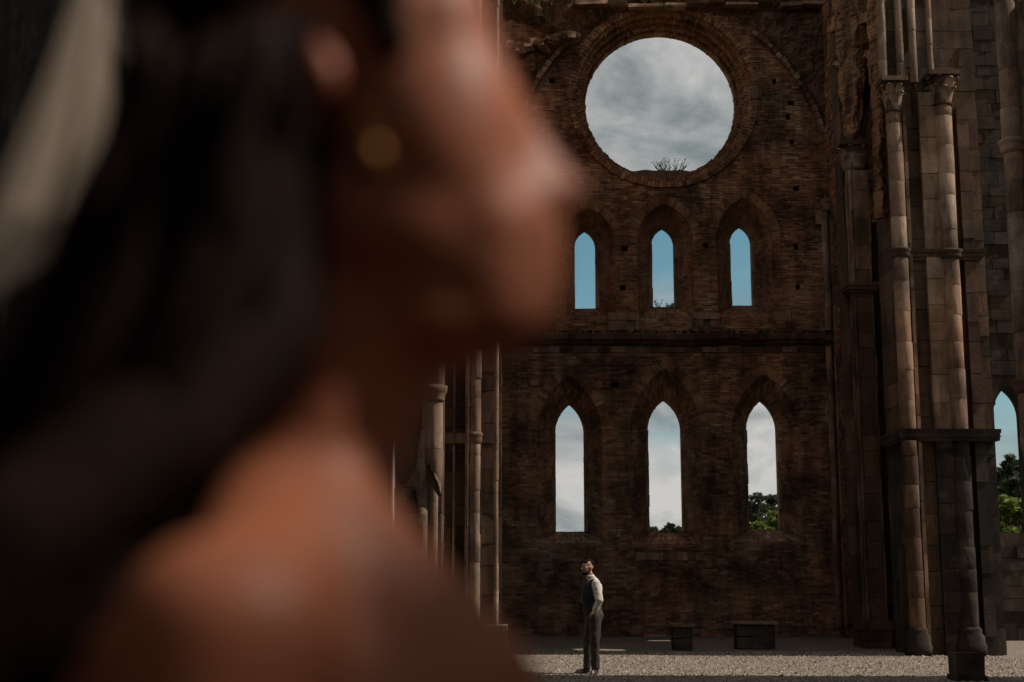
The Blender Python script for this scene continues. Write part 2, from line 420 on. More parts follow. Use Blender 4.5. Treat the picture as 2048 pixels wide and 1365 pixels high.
# windows: ring of voussoirs, splayed reveal bricks, jamb stones, sill
nwin = {}
for wi, (kind, inn, out, nj, na) in enumerate(wins):
    part = bpy.data.objects.new('window_surround', None); part.location = (sum(p[0] for p in out) / len(out), YW, out[0][1]); adopt(part, end_wall)
    n = len(out)
    m_ = M['brick_red'] if kind == 'upper' else M['brick']
    # voussoirs
    off = ringed(out, nj, na)
    for k in range(nj, nj + 2 * na):
        a, b_, c, d = Vector(out[k]), Vector(out[k+1]), Vector(off[k+1]), Vector(off[k])
        if k == nj: d = Vector((off[k][0], off[k][1]))
        ctr = (a + b_ + c + d) / 4; q = []
        for v in (a, b_, c, d): q.append(ctr + (v - ctr) * Vector((0.93, 0.93)).x)
        y0 = YW - random.uniform(-0.008, 0.022); b = MB()
        cx_, cz_ = ctr
        b.hexa([(v.x - cx_, 0, v.y - cz_) for v in q], [(v.x - cx_, 0.12, v.y - cz_) for v in q])
        o = bpy.data.objects.new('voussoir', b.mesh('voussoir', m_)); o.location = (cx_, y0, cz_); adopt(o, part)
    # splayed reveal in courses
    rv = MB()
    for k in range(n - 1):
        A0, A1 = Vector((out[k][0], YC, out[k][1])), Vector((out[k+1][0], YC, out[k+1][1]))
        B0, B1 = Vector((inn[k][0], YI, inn[k][1])), Vector((inn[k+1][0], YI, inn[k+1][1]))
        nrm = (A1 - A0).cross(B0 - A0).normalized()
        mid = (A0 + B1) / 2
        cen = Vector((sum(p[0] for p in out) / n, mid.y, min(mid.z, out[nj][1])))
        if nrm.dot(cen - mid) < 0: nrm.negate()
        ts = [0, 0.27, 0.52, 0.77, 1.0] if k % 2 else [0, 0.14, 0.39, 0.64, 0.88, 1.0]
        for t0, t1 in zip(ts, ts[1:]):
            t0 += 0.012; t1 -= 0.012
            if random.random() < 0.02: continue
            P = lambda s, t: (A0.lerp(A1, s)).lerp(B0.lerp(B1, s), t)
            q = [P(0.08, t0), P(0.92, t0), P(0.92, t1), P(0.08, t1)]
            hgt = 0.012 + random.gauss(0, 0.006)
            q2 = [v + nrm * hgt for v in q]
            if (q[1] - q[0]).cross(q[3] - q[0]).dot(nrm) < 0: q.reverse(); q2.reverse()
            rv.hexa([v - nrm * 0.02 for v in q], q2)
    A0, A1 = Vector((out[0][0], YC, out[0][1])), Vector((out[-1][0], YC, out[-1][1])); B0, B1 = Vector((inn[0][0], YI, inn[0][1])), Vector((inn[-1][0], YI, inn[-1][1]))
    nrm = Vector((0, -(B0.z - A0.z), YI - YC)).normalized()
    for kk in range(22):
        for t0, t1 in zip((0, .3, .6), (.3, .6, .95)):
            P = lambda s, t: (A0.lerp(A1, s)).lerp(B0.lerp(B1, s), t)
            q = [P((kk + .08) / 22, t0 + .01), P((kk + .92) / 22, t0 + .01), P((kk + .92) / 22, t1 - .01), P((kk + .08) / 22, t1 - .01)]
            rv.hexa([v - nrm * .02 for v in q], [v + nrm * (.02 + random.gauss(0, .01)) for v in q])
    rv.build('reveal_brickwork', m_, part, kind='stuff')
    # dressed stones at the inner jambs
    zb, zt = inn[0][1], inn[nj][1]
    for side in (0, 1):
        zz = zb
        while zz < zt - 0.1:
            hh = min(random.uniform(0.3, 0.6), zt - zz)
            xin = inn[0][0] if side == 0 else inn[-1][0]
            dp = random.choice((0.10, 0.16, 0.2)); sg = -1 if side == 0 else 1
            b = MB(); x0, x1 = sorted((xin - sg * 0.004, xin + sg * dp * 0.55))
            b.box(x0, x1, YI - dp * 0.9, YI - 0.01, zz + 0.006, zz + hh - 0.006, 0.006)
            b.build('jamb_stone', M['stone'], part); zz += hh
    b = MB(); b.box(inn[0][0] - 0.08, inn[-1][0] + 0.08, YI - 0.12, YI + 0.02, zb - 0.09, zb - 0.004, 0.008); b.build('window_sill', M['stone'], part)

# rose opening: stepped orders of radial bricks
rose = bpy.data.objects.new('round_opening', None); rose.location = (RX, YW, RZ); adopt(rose, end_wall)
ys = [39.72, 39.48, 39.24, 39.0, 38.93]
rest = MB()
for o_ in range(5):
    r0, r1 = RR[o_], RR[o_ + 1] + (0.05 if o_ < 4 else 0)
    n = 150
    for k in range(n):
        a0, a1 = 2*math.pi*(k + 0.07)/n, 2*math.pi*(k + 0.93)/n
        ra, rb = r0 + random.gauss(0, 0.010), r1 + random.gauss(0, 0.008)
        if random.random() < 0.03: ra += 0.06
        yf = ys[o_] + random.gauss(0, 0.010); yb = min(yf + 0.34, YB - 0.005) if o_ < 4 else YW + 0.06
        am = (a0 + a1) / 2; c = Vector((RX + (ra + rb) / 2 * math.cos(am), RZ + (ra + rb) / 2 * math.sin(am)))
        q = [Vector((RX + r * math.cos(a), RZ + r * math.sin(a))) for r, a in ((ra, a0), (rb, a0), (rb, a1), (ra, a1))]
        if o_ >= 3:
            b = MB(); b.hexa([(v.x - c.x, 0, v.y - c.y) for v in q], [(v.x - c.x, yb - yf, v.y - c.y) for v in q])
            o = bpy.data.objects.new('voussoir', b.mesh('voussoir', M['brick_red'] if o_ == 3 else M['brick'])); o.location = (c.x, yf, c.y); adopt(o, rose)
        else:
            rest.hexa([(v.x, yf, v.y) for v in q], [(v.x, yb, v.y) for v in q])
rest.build('inner_voussoirs', M['brick_red'], rose, kind='stuff')
b = MB()
for a in (0.0, math.pi):      # pale springer stones each side
    x0, x1 = sorted((RX + 2.5 * math.cos(a), RX + 2.78 * math.cos(a)))
    b = MB(); b.box(x0, x1, 38.90, 39.1, RZ - 0.1, RZ + 0.17, 0.03); b.build('springer_stone', M['rubble'], rose)
# earth that has settled in the bottom of the opening
b = MB(); nn = 26
for k in range(nn + 1):
    t = -1 + 2 * k / nn; x = RX + t * 1.25
    zb = RZ - math.sqrt(max(0.01, 2.21 ** 2 - (x - RX) ** 2)); top = RZ - 1.98 + 0.05 * noise.noise((x * 3, 0, 0)) - 0.02 * abs(t)
    top = max(top, zb + 0.01)
    b.v += [(x, 39.5, zb - 0.1), (x, 39.55, top - 0.05), (x, 39.98, top), (x, 40.0, zb - 0.1)]
for k in range(nn):
    for j in range(3):
        a = k * 4 + j; b.f.append((a, a + 4, a + 5, a + 1))
b.build('earth_fill', M['rubble'], rose)

# string course of moulded stones, and a paler course under it
z0, z1 = LEDGE
x = WX0
while x < WX1 - 0.3:
    e = min(x + random.uniform(0.45, 0.85), WX1)
    dz = random.gauss(0, 0.012); dy = random.gauss(0, 0.012)
    b = MB(); prof = [(0.02, z0), (-0.10, z0 + 0.06), (-0.16, z0 + 0.14), (-0.24, z0 + 0.17), (-0.25, z1 - 0.05), (-0.20, z1 - 0.02), (0.02, z1 + 0.05)]
    q0 = [(x + 0.006, YC + yy + dy, zz + dz) for yy, zz in prof]; q1 = [(e - 0.006, YC + yy + dy, zz + dz + random.gauss(0, .006)) for yy, zz in prof]
    n = len(prof); b.add(q0 + q1, [tuple(range(n - 1, -1, -1)), tuple(range(n, 2 * n))] + [(k, (k + 1) % n, n + (k + 1) % n, n + k) for k in range(n)])
    b.build('string_course_stone', M['dark_stone'], end_wall)
    x = e
x = WX0
while x < WX1 - 0.2:
    e = min(x + random.uniform(0.25, 0.6), WX1)
    if random.random() < 0.85:
        b = MB(); b.box(x + .006, e - .006, YW - random.uniform(0, 0.02), YW + 0.1, z0 - 0.17, z0 - 0.015, 0.008); b.build('course_stone', M['stone'] if random.random() < 0.45 else M['dark_stone'], end_wall)
    x = e
for n_, (a, b_, c, d) in enumerate(bl):
    if n_ < 2:     # putlog stones with a square socket
        m1 = a + (b_ - a) * (0.62 if n_ == 0 else 0.38); m2 = m1 + 0.2; zt = c + (d - c) * 0.55
        b = MB(); b.box(a, m1, YW - .05, YW + .1, c, zt, .015); b.build('socket_stone', M['stone'], end_wall)
        b = MB(); b.box(m2, b_, YW - .05, YW + .1, c, zt, .015); b.build('socket_stone', M['stone'], end_wall)
        b = MB(); b.box(a, b_, YW - .06, YW + .1, zt + .008, d, .015); b.build('socket_stone', M['stone'], end_wall)
    else:
        x = a
        while x < b_ - 0.05:
            e = min(x + random.uniform(0.16, 0.4), b_)
            b = MB(); b.box(x + .006, e - .006, YW - random.uniform(.0, .03), YW + .1, c, d - random.uniform(0, .05), .012); b.build('inset_stone', M['stone'], end_wall); x = e

# vault scar: wall rib in stone blocks and the rough web left above it
def bez(p, n):
    out = []
    for k in range(n + 1):
        t = k / n; q = [Vector(v) for v in p]
        while len(q) > 1: q = [a.lerp(b_, t) for a, b_ in zip(q, q[1:])]
        out.append(q[0])
    return out
ribL = bez([at(1032, 330, YW), at(1040, 215, YW), at(1085, 140, YW), at(1142, 88, YW)], 17)
ribR = bez([at(1668, 400, YW), at(1655, 250, YW), at(1590, 135, YW), at(1500, 70, YW)], 26)
for rib, sg in ((ribL, -1), (ribR, 1)):
    for k in range(len(rib) - 1):
        a, b_ = rib[k], rib[k + 1]; t = (b_ - a).normalized(); nrm = Vector((t.z, 0, -t.x)) * sg
        if nrm.x * sg < 0: nrm.negate()
        wd = 0.13 + random.gauss(0, .012); y0 = YW - 0.20 + random.gauss(0, .015)
        a2, b2 = a.lerp(b_, .05), a.lerp(b_, .95)
        q = [a2, b2, b2 + nrm * wd, a2 + nrm * wd]
        bb = MB(); bb.hexa([(v.x, y0, v.z) for v in q], [(v.x, YW + 0.05, v.z) for v in q]); bb.build('rib_stone', M['stone'] if random.random() < .6 else M['rubble'], end_wall)
def rough_mass(name, inside, x0, x1, z0, z1, depth, seed, parent, m, n=60):
    """a lumpy mass standing out of the wall where inside(x, z) > 0"""
    b = MB(); idx = {}
    nz = int(n * (z1 - z0) / (x1 - x0)) + 1
    for j in range(nz + 1):
        for i in range(n + 1):
            x, z = x0 + (x1 - x0) * i / n, z0 + (z1 - z0) * j / nz
            s = inside(x, z)
            lump = noise.fractal((x * 1.6, z * 1.6, seed), 0.9, 2.1, 4)
            d = max(0, min(1, s / 0.25)) * (depth + 0.18 * lump)
            step = 0.06 * round(noise.noise((x * 3.7, z * 9.0, seed + 3)) * 2) / 2
            b.v.append((x + 0.05 * noise.noise((x * 5, z * 5, 1)), YW + 0.06 - d - step * (d > 0.05), z + 0.05 * noise.noise((x * 5, z * 5, 7))))
            idx[i, j] = s
    for j in range(nz):
        for i in range(n):
            if max(idx[i, j], idx[i+1, j], idx[i, j+1], idx[i+1, j+1]) > 0:
                a = j * (n + 1) + i; b.f.append((a, a + 1, a + n + 2, a + n + 1))
    return b.build(name, m, parent)
def side_of(rib):
    def f(z):
        for a, b_ in zip(rib, rib[1:]):
            if a.z <= z <= b_.z: return a.x + (b_.x - a.x) * (z - a.z) / (b_.z - a.z)
        return rib[0].x if z < rib[0].z else rib[-1].x
    return f
fL, fR = side_of(ribL), side_of(ribR)
zledge = at(1090, 105, YW).z; ztop = at(1300, 22, YW).z
rough_mass('vault_rubble', lambda x, z: min(fL(z) - 0.1 - x, zledge + 0.22 * noise.noise((x * 2.2, 0, 9)) + 0.3 * (x > 1.0) - z), -0.6, 1.9, ribL[0].z - 0.5, zledge + 0.9, 0.42, 2.0, end_wall, M['rubble'], 44)
rough_mass('vault_rubble', lambda x, z: min(x - fR(z) - 0.12, ztop - z), 6.4, 9.2, ribR[0].z - 1.0, ztop + 0.3, 0.36, 5.0, end_wall, M['dark_stone'], 56)
# broken upper edge: rough wall top and cornice slabs
rough_mass('wall_head', lambda x, z: min(z - (ztop - 0.15 - 0.9 * max(0, 1 - abs(x - 2.0) / 2.6) + 0.18 * noise.noise((x * 1.7, 3, 0))), 2.0, math.hypot(x - RX, z - RZ) - 2.78), -0.6, 9.9, ztop - 1.3, WZ1, 0.22, 8.0, end_wall, M['rubble'], 120)
sx = at(1090, 15, YW).x
while sx < 8.8:
    e = sx + random.uniform(0.5, 1.15); zt = at(1300, 20, YW).z + random.gauss(0, 0.05)
    if random.random() < 0.8:
        b = MB(); b.box(sx + .02, e - .02, YW - random.uniform(0.32, 0.5), YW + 0.1, zt, zt + random.uniform(0.07, 0.13), 0.03); b.build('cornice_slab', M['stone'], end_wall)
    sx = e
# loose stones lying on the ledge of the left vault scar
b = MB(); rr = random.Random(3)
for k in range(200):
    x = rr.uniform(-0.5, 1.9); zt = zledge + 0.22 * noise.noise((x * 2.2, 0, 9)) + 0.3 * (x > 1.0); r = rr.uniform(0.035, 0.14)
    b.box(x - r, x + r, YW - rr.uniform(0.15, 0.6), YW - 0.02, zt - r * 0.7, zt + r * 0.7, r * 0.35)
b.build('loose_stones', M['stone'], end_wall, kind='stuff')

# corner shafts of the end wall are built with the piers below
# ------------------------------------------------------------------ plants on the masonry
def tuft(mb, base, n, h, spread, rnd, droop=0.4, w=0.012):
    for _ in range(n):
        a = rnd.uniform(0, 6.283); hh = h * rnd.uniform(0.4, 1.0); lean = rnd.uniform(0.1, 1.0) * spread
        p0 = Vector(base) + Vector((math.cos(a), math.sin(a), 0)) * rnd.uniform(0, 0.05)
        d = Vector((math.cos(a), math.sin(a), 0)) * lean
        p1 = p0 + d * 0.4 + Vector((0, 0, hh * 0.7)); p2 = p0 + d + Vector((0, 0, hh * (1 - droop * rnd.random())))
        s = Vector((-math.sin(a), math.cos(a), 0)) * w
        mb.add([p0 - s, p0 + s, p1 + s * 0.7, p1 - s * 0.7, p2], [(0, 1, 2, 3), (3, 2, 4)])
rg_ = random.Random(21)
b = MB()
for k in range(230):
    x = rg_.uniform(0.0, 9.0); zt = ztop + rg_.choice((0.1, 0.1, -0.4, 0.5)) + rg_.uniform(-0.1, 0.15)
    if math.hypot(x - RX, zt - RZ) < 2.7: continue
    tuft(b, (x, YW - rg_.uniform(0.1, 0.4), zt), 9, rg_.uniform(0.12, 0.4), 0.2, rg_, 0.5)
for k in range(60):
    x = rg_.uniform(-0.4, 1.9); tuft(b, (x, YW - rg_.uniform(0.1, 0.4), zledge + 0.22 * noise.noise((x * 2.2, 0, 9)) + 0.3 * (x > 1.0)), 8, rg_.uniform(0.1, 0.28), 0.2, rg_, 0.6)
tag(b.build('grass', M['grass'], kind='stuff'), 'dry grass and weeds along the broken wall top', 'grass')
b = MB()
for k in range(160):
    x = rg_.uniform(0.2, 8.8); tuft(b, (x, YW - rg_.uniform(0.05, 0.2), LEDGE[1] + 0.01), 5, rg_.uniform(0.05, 0.14), 0.1, rg_, 0.6)
tag(b.build('weeds', M['weed'], kind='stuff'), 'low dark weeds along the string course ledge', 'weeds')
def weed(name, base, label, n, h, sp, seed):
    r_ = random.Random(seed); b = MB(); t = thing(name, base, label, 'weed')
    st = MB(); lf = MB()
    for k in range(n):
        a = r_.uniform(-1, 1) * sp; p = Vector(base) + Vector((a, r_.uniform(-.05, .05), -0.02)); pts = [p]
        hh = h * r_.uniform(0.35, 1.0)
        for s in range(5): p = p + Vector((r_.gauss(a * 0.12, 0.025), r_.gauss(0, .02), hh / 5)); pts.append(p)
        st.tube(pts, [0.008, .007, .006, .005, .004, .003], 4)
        for q in pts[1:]:
            for _ in range(3):
                d = Vector((r_.uniform(-1, 1), r_.uniform(-1, 1), r_.uniform(-.3, 1))) * 0.05; s = d.orthogonal() * 0.2
                lf.add([q, q + d * 0.5 + s, q + d, q + d * 0.5 - s], [(0, 1, 2, 3)])
    st.build('stem', M['weed'], t); lf.build('leaves', M['weed'], t)
eb = RZ - 1.98
weed('weed_clump', (at(1340, 335, 39.85).x, 39.85, eb), 'scrawny dark weeds growing in the bottom of the round opening', 34, 0.42, 0.32, 1)
weed('weed_clump', (at(1410, 335, 39.85).x, 39.85, eb - 0.02), 'single thin stalk to the side of the weed clump in the round opening', 3, 0.34, 0.06, 2)
weed('weed_clump', (at(1317, 612, 39.85).x, 39.85, wins[4][1][0][1]), 'pale spindly sapling on the sill of the middle upper window', 4, 0.3, 0.04, 3)
weed('weed_clump', (at(1340, 614, 39.85).x, 39.85, wins[4][1][0][1]), 'short dark sprigs beside the sapling on the middle upper sill', 9, 0.14, 0.09, 4)

# ------------------------------------------------------------------ piers, shafts, capitals
def drum_mesh(nseg=20, m='stone'):
    b = MB(); b.lathe([(0.965, 0), (1, 0.018), (1.0, 0.5), (1, 0.982), (0.965, 1)], 0, 0, nseg); return b.mesh('drum', M[m], True)
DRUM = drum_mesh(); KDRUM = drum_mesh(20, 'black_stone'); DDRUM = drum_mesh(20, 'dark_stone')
BLOCK = [unit_box('block', M['stone'], 0.012) for _ in range(4)]
KBLOCK = [unit_box('near_black_block', M['black_stone'], 0.012) for _ in range(4)]
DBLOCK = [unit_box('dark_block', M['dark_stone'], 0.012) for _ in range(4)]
def shaft(parent, x, y, r, z0, z1, hmin=0.4, hmax=0.75, name='shaft', me=None):
    s = bpy.data.objects.new(name, None); s.location = (x, y, z0); adopt(s, parent)
    z = z0
    while z < z1 - 0.05:
        h = min(random.uniform(hmin, hmax), z1 - z)
        if z1 - z - h < 0.15: h = z1 - z
        o = bpy.data.objects.new('drum', me or DRUM); o.location = (x + random.gauss(0, .006), y + random.gauss(0, .006), z); o.scale = (r * random.uniform(.985, 1.012),) * 2 + (h,)
        o.rotation_euler = (0, 0, random.uniform(0, 6)); adopt(o, s); z += h
    return s
def strip(parent, x0, x1, y0, y1, z0, z1, hmin=0.35, hmax=0.7, dark=False, name='pilaster', piece='block'):
    s = bpy.data.objects.new(name, None); s.location = ((x0 + x1) / 2, y0, z0); adopt(s, parent)
    z = z0; me = (KBLOCK if dark == 'black' else DBLOCK) if dark else BLOCK
    while z < z1 - 0.05:
        h = min(random.uniform(hmin, hmax), z1 - z)
        if z1 - z - h < 0.12: h = z1 - z
        xs = [x0, x1] if x1 - x0 < 0.75 else [x0] + sorted(random.uniform(x0 + .2, x1 - .2) for _ in range(max(1, int((x1 - x0) / 0.8)))) + [x1]
        for a, b_ in zip(xs, xs[1:]):
            if b_ - a < 0.04: continue
            o = bpy.data.objects.new(piece, random.choice(me)); dy = random.gauss(0, .006)
            o.location = ((a + b_) / 2, (y0 + y1) / 2 + dy, z + h / 2); o.scale = (b_ - a - 0.008, y1 - y0, h - 0.008); adopt(o, s)
        z += h
    return s
def leaf_mesh():
    b = MB(); prof = [(0.0, 0.0, 0.10), (0.03, 0.35, 0.16), (0.09, 0.7, 0.17), (0.20, 0.95, 0.13), (0.31, 1.0, 0.09), (0.36, 0.88, 0.05)]
    n = len(prof)
    for off in (0.0, -0.07):
        for x, z, wd in prof:
            b.v += [(x + off, -wd, z), (x + off + 0.03, 0, z), (x + off, wd, z)]
    for k in range(n - 1):
        for j in (0, 1):
            a = k * 3 + j; b.f.append((a, a + 3, a + 4, a + 1)); c = a + 3 * n; b.f.append((c, c + 1, c + 4, c + 3))
        for j in (0, 2):
            a = k * 3 + j; c = a + 3 * n; b.f.append((a, c, c + 3, a + 3))
    a = 3 * (n - 1); c = a + 3 * n; b.f += [(a, a + 1, c + 1, c), (a + 1, a + 2, c + 2, c + 1)]
    return b.mesh('leaf', M['stone'])
LEAF = leaf_mesh()
def capital(parent, x, y, r, z0, h, flat=1.0, half=None):
    b = MB(); b.lathe([(r * 1.12, z0), (r * 1.2, z0 + 0.03), (r * 1.1, z0 + .06), (r * 1.05, z0 + .1), (r * 1.2, z0 + h * .6), (r * 1.55, z0 + h * .85)], x, y, 20)
    c = b.build('capital', M['dark_stone'], parent, True)
    for tier, (zz, hh, rr_) in enumerate(((z0 + 0.07, h * 0.48, 1.0), (z0 + h * 0.34, h * 0.52, 1.1))):
        for k in range(8):
            a = 2 * math.pi * (k + 0.5 * tier) / 8
            o = bpy.data.objects.new('leaf', LEAF); o.location = (x + r * rr_ * math.cos(a), y + r * rr_ * math.sin(a), zz); o.rotation_euler = (random.gauss(0, .06), random.gauss(0, .06), a)
            s = r * random.uniform(2.0, 2.5); o.scale = (s, s * 1.25, hh * random.uniform(.85, 1.05)); adopt(o, c)
    b = MB(); e = r * 1.75; b.box(x - e, x + e, y - e, y + e, z0 + h * .86, z0 + h, .015); b.build('abacus', M['dark_stone'], c)
    return c
def ring(parent, x, y, r, z, h=0.2, m='stone'):
    b = MB(); b.lathe([(r, z - h / 2), (r * 1.18, z - h * .35), (r * 1.3, z - h * .1), (r * 1.22, z + h * .05), (r * 1.42, z + h * .2), (r * 1.42, z + h * .38), (r * 1.1, z + h / 2)], x, y, 24)
    return b.build('shaft_ring', M[m], parent, True)
def moulding(parent, x0, x1, y0, y1, z, h, out, name='cornice', m='dark_stone'):
    """cornice running round three sides of a pier"""
    for k, (dz0, dz1, o) in enumerate(((-.5, -.2, .35), (-.2, .15, .7), (.15, .5, 1.0))):
        b = MB(); b.box(x0 - out * o, x1 + out * o, y0 - out * o, y1, z + h * dz0 + .001 * k, z + h * dz1, .012); b.build(name, M[m], parent)

ZS, ZC_ = 8.10, 4.35          # string course and lower cornice heights on the piers
def X(px, py, Y): return at(px, py, Y).x

# --- cluster pier at the corner of the choir (right)
Y = 28.4
pc = thing('cluster_pier', (9.0, 28.9, 0), 'clustered stone pier with two tall round shafts and leafy capitals on the right', 'pier')
x0, x1 = X(1776, 230, Y), X(1806, 230, Y); r1 = (x1 - x0) / 2; xa = (x0 + x1) / 2; ya = Y + r1
x2, x3 = X(1872, 230, Y + .1), X(1908, 230, Y + .1); r2 = (x3 - x2) / 2; xb = (x2 + x3) / 2; yb = Y + r2 + .1
zc1, zc2 = at(1790, 222, Y).z, at(1890, 205, Y).z
for xx, yy, r_, zc, hh in ((xa, ya, r1, zc1, 0.72), (xb, yb, r2, zc2, 0.72)):
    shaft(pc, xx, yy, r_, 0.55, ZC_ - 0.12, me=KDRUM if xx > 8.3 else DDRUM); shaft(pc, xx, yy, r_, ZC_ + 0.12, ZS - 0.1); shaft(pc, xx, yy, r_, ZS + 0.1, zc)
    ring(pc, xx, yy, r_, ZS, 0.22, 'dark_stone'); capital(pc, xx, yy, r_, zc, hh)
    b = MB(); b.lathe([(r_ * 1.7, 0.02), (r_ * 1.7, .2), (r_ * 1.55, .25), (r_ * 1.5, .38), (r_ * 1.2, .45), (r_ * 1.3, .5), (r_ * 1.05, .56)], xx, yy, 20); b.build('shaft_base', M['black_stone'], pc, True)
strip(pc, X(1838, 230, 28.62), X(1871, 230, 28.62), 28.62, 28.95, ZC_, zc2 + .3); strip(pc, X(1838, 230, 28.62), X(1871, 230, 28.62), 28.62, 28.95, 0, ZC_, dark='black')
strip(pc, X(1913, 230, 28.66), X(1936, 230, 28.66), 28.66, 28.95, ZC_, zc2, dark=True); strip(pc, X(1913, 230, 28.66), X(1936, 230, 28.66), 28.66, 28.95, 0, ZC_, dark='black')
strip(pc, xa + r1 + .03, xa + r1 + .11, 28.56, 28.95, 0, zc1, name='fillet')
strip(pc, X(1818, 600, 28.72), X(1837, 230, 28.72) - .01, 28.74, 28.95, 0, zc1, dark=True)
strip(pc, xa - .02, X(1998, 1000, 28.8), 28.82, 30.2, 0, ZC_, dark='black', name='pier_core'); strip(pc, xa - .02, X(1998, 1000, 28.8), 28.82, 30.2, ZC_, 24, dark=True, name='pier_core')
moulding(pc, xa - .16, X(1994, 1000, 28.8), 28.5, 30.0, ZC_, 0.24, 0.045, m='black_stone')
moulding(pc, xa + .1, X(1960, 600, 28.8), 28.68, 30.0, ZS, 0.22, 0.12)
# ribs that carry on above the capitals
for px0, px1, py in ((1755, 1772, 60), (1816, 1832, 60), (1852, 1864, 60), (1790, 1806, 60)):
    xx0, xx1 = X(px0, py, 28.7), X(px1, py, 28.7)
    shaft(pc, (xx0 + xx1) / 2, 28.72, (xx1 - xx0) / 2, zc1 + .72, 17, name='vault_shaft')

# --- slimmer pier between the corner and the end wall (right)
Y = 32.0
pp = thing('pilaster_pier', (8.3, 32.4, 0), 'flat stone pier with thin edge rolls nearest the end wall on the right', 'pier')
a0, a1 = X(1690, 345, Y), X(1738, 345, Y); zc3 = at(1710, 340, Y).z
strip(pp, a0 + .16, a1 - .06, Y + .03, Y + .5, ZS, zc3); strip(pp, a0 + .16, a1 - .06, Y + .03, Y + .5, 0, ZS, dark=True)
for xx, r_ in ((a0 + .035, .035), (a0 + .115, .062), (a1 - .03, .03)):
    shaft(pp, xx, Y + r_, r_, 0.4, ZS - .12, name='edge_roll', me=DDRUM); shaft(pp, xx, Y + r_, r_, ZS + .12, zc3, name='edge_roll')
cap_ = capital(pp, (a0 + a1) / 2, Y + .27, .23, zc3, .68)
moulding(pp, a0, a1, Y - .02, Y + .5, ZS, .24, .1)
moulding(pp, a0, a1, Y - .02, Y + .5, .3, .6, .08, 'pier_base')
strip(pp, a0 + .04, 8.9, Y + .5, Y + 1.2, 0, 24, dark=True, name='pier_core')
# rough springing of the lost vault above that capital, and beside the cluster pier
def springer(parent, pts0, pts1, Y0, depth, seed, m):
    """ragged mass between a left and a right outline (photo pixels), standing at Y0"""
    b = MB(); n, mm = 150, 20
    l = bez([at(*q, Y0) for q in pts0], n); r = bez([at(*q, Y0) for q in pts1], n)
    for k in range(n + 1):
        for j in range(mm + 1):
            t = j / mm; p = l[k].lerp(r[k], t); bul = math.sin(math.pi * t)
            d = depth * (0.3 + 0.7 * bul) + 0.16 * noise.fractal((p.x * 3, p.z * 1.2, seed), 0.9, 2, 4) + .07 * noise.noise((p.x * 7, round(p.z / .075) * 3.3, seed)) + .03 * noise.noise((p.x * 25, p.z * 25, seed))
            b.v.append((p.x + .06 * noise.noise((p.x * 4, p.z * 3, seed)), Y0 - d, p.z + .05 * noise.noise((p.x * 6, p.z * 6, 2))))
    for k in range(n):
        for j in range(mm):
            a = k * (mm + 1) + j; b.f.append((a, a + 1, a + mm + 2, a + mm + 1))
    o = b.build('vault_springer', m, parent)
    sm = o.modifiers.new('thick', 'SOLIDIFY'); sm.thickness = 0.3; sm.offset = -1
springer(pp, [(1690, 275), (1672, 180), (1672, 80), (1660, -60)], [(1712, 275), (1722, 180), (1745, 80), (1752, -60)], 32.2, .35, 4, M['brick_red'])
springer(pc, [(1748, 440), (1738, 240), (1735, 90), (1728, -60)], [(1768, 440), (1762, 240), (1780, 90), (1800, -60)], 29.4, .3, 9, M['brick_red'])

# --- thin corner shafts of the end wall
ec = thing('corner_pier', (8.6, 38.7, 0), 'slim stone corner shaft with small capital where end and side walls meet', 'pier')
zc4 = at(1655, 425, 38.7).z
for px0, px1, z0_, z1_ in ((1648, 1662, LEDGE[1] + .05, zc4), (1664, 1672, LEDGE[1] + .05, zc4), (1660, 1672, 0.3, LEDGE[0] - .05), (1676, 1686, 0.3, LEDGE[0] - .05)):
    q0, q1 = X(px0, 560 if z1_ == zc4 else 900, 38.7), X(px1, 560 if z1_ == zc4 else 900, 38.7)
    shaft(ec, (q0 + q1) / 2, 38.74, (q1 - q0) / 2, z0_, z1_)
capital(ec, X(1654, 420, 38.7), 38.72, .12, zc4, .5)
strip(ec, X(1632, 410, 38.8), X(1646, 410, 38.8), 38.85, 39.0, zc4 - .3, zc4 + .35, name='inset_stones')

# --- near pier at the right edge of the view
Y = 21.15
pn = thing('corbelled_pier', (8.6, 21.9, 0), 'tall round stone shaft on a corbel at the right edge of the photo', 'pier')
q0, q1 = X(1987, 100, Y), X(2026, 100, Y); rn = (q1 - q0) / 2; xn = (q0 + q1) / 2 + .11; yn = Y + rn
zb = at(2040, 905, Y).z
b = MB(); b.lathe([(0.02, zb - .28), (rn * .5, zb - .2), (rn * .75, zb - .05), (rn * .98, zb + .1), (rn, zb + .25)], xn, yn, 20); b.build('corbel', M['stone'], pn, True)
shaft(pn, xn, yn, rn, zb + .25, ZC_ - .1); shaft(pn, xn, yn, rn, ZC_ + .1, ZS - .1); shaft(pn, xn, yn, rn, ZS + .1, 12.5)
ring(pn, xn, yn, rn, ZS, .24); ring(pn, xn, yn, rn, ZC_, .24, 'dark_stone')
shaft(pn, xn + rn + .1, yn + .05, .06, zb + .4, 12.5, name='edge_roll')
strip(pn, xn + .44, xn + 1.7, yn + .1, 22.05, 0, 12.5, dark=True, name='pier_core')

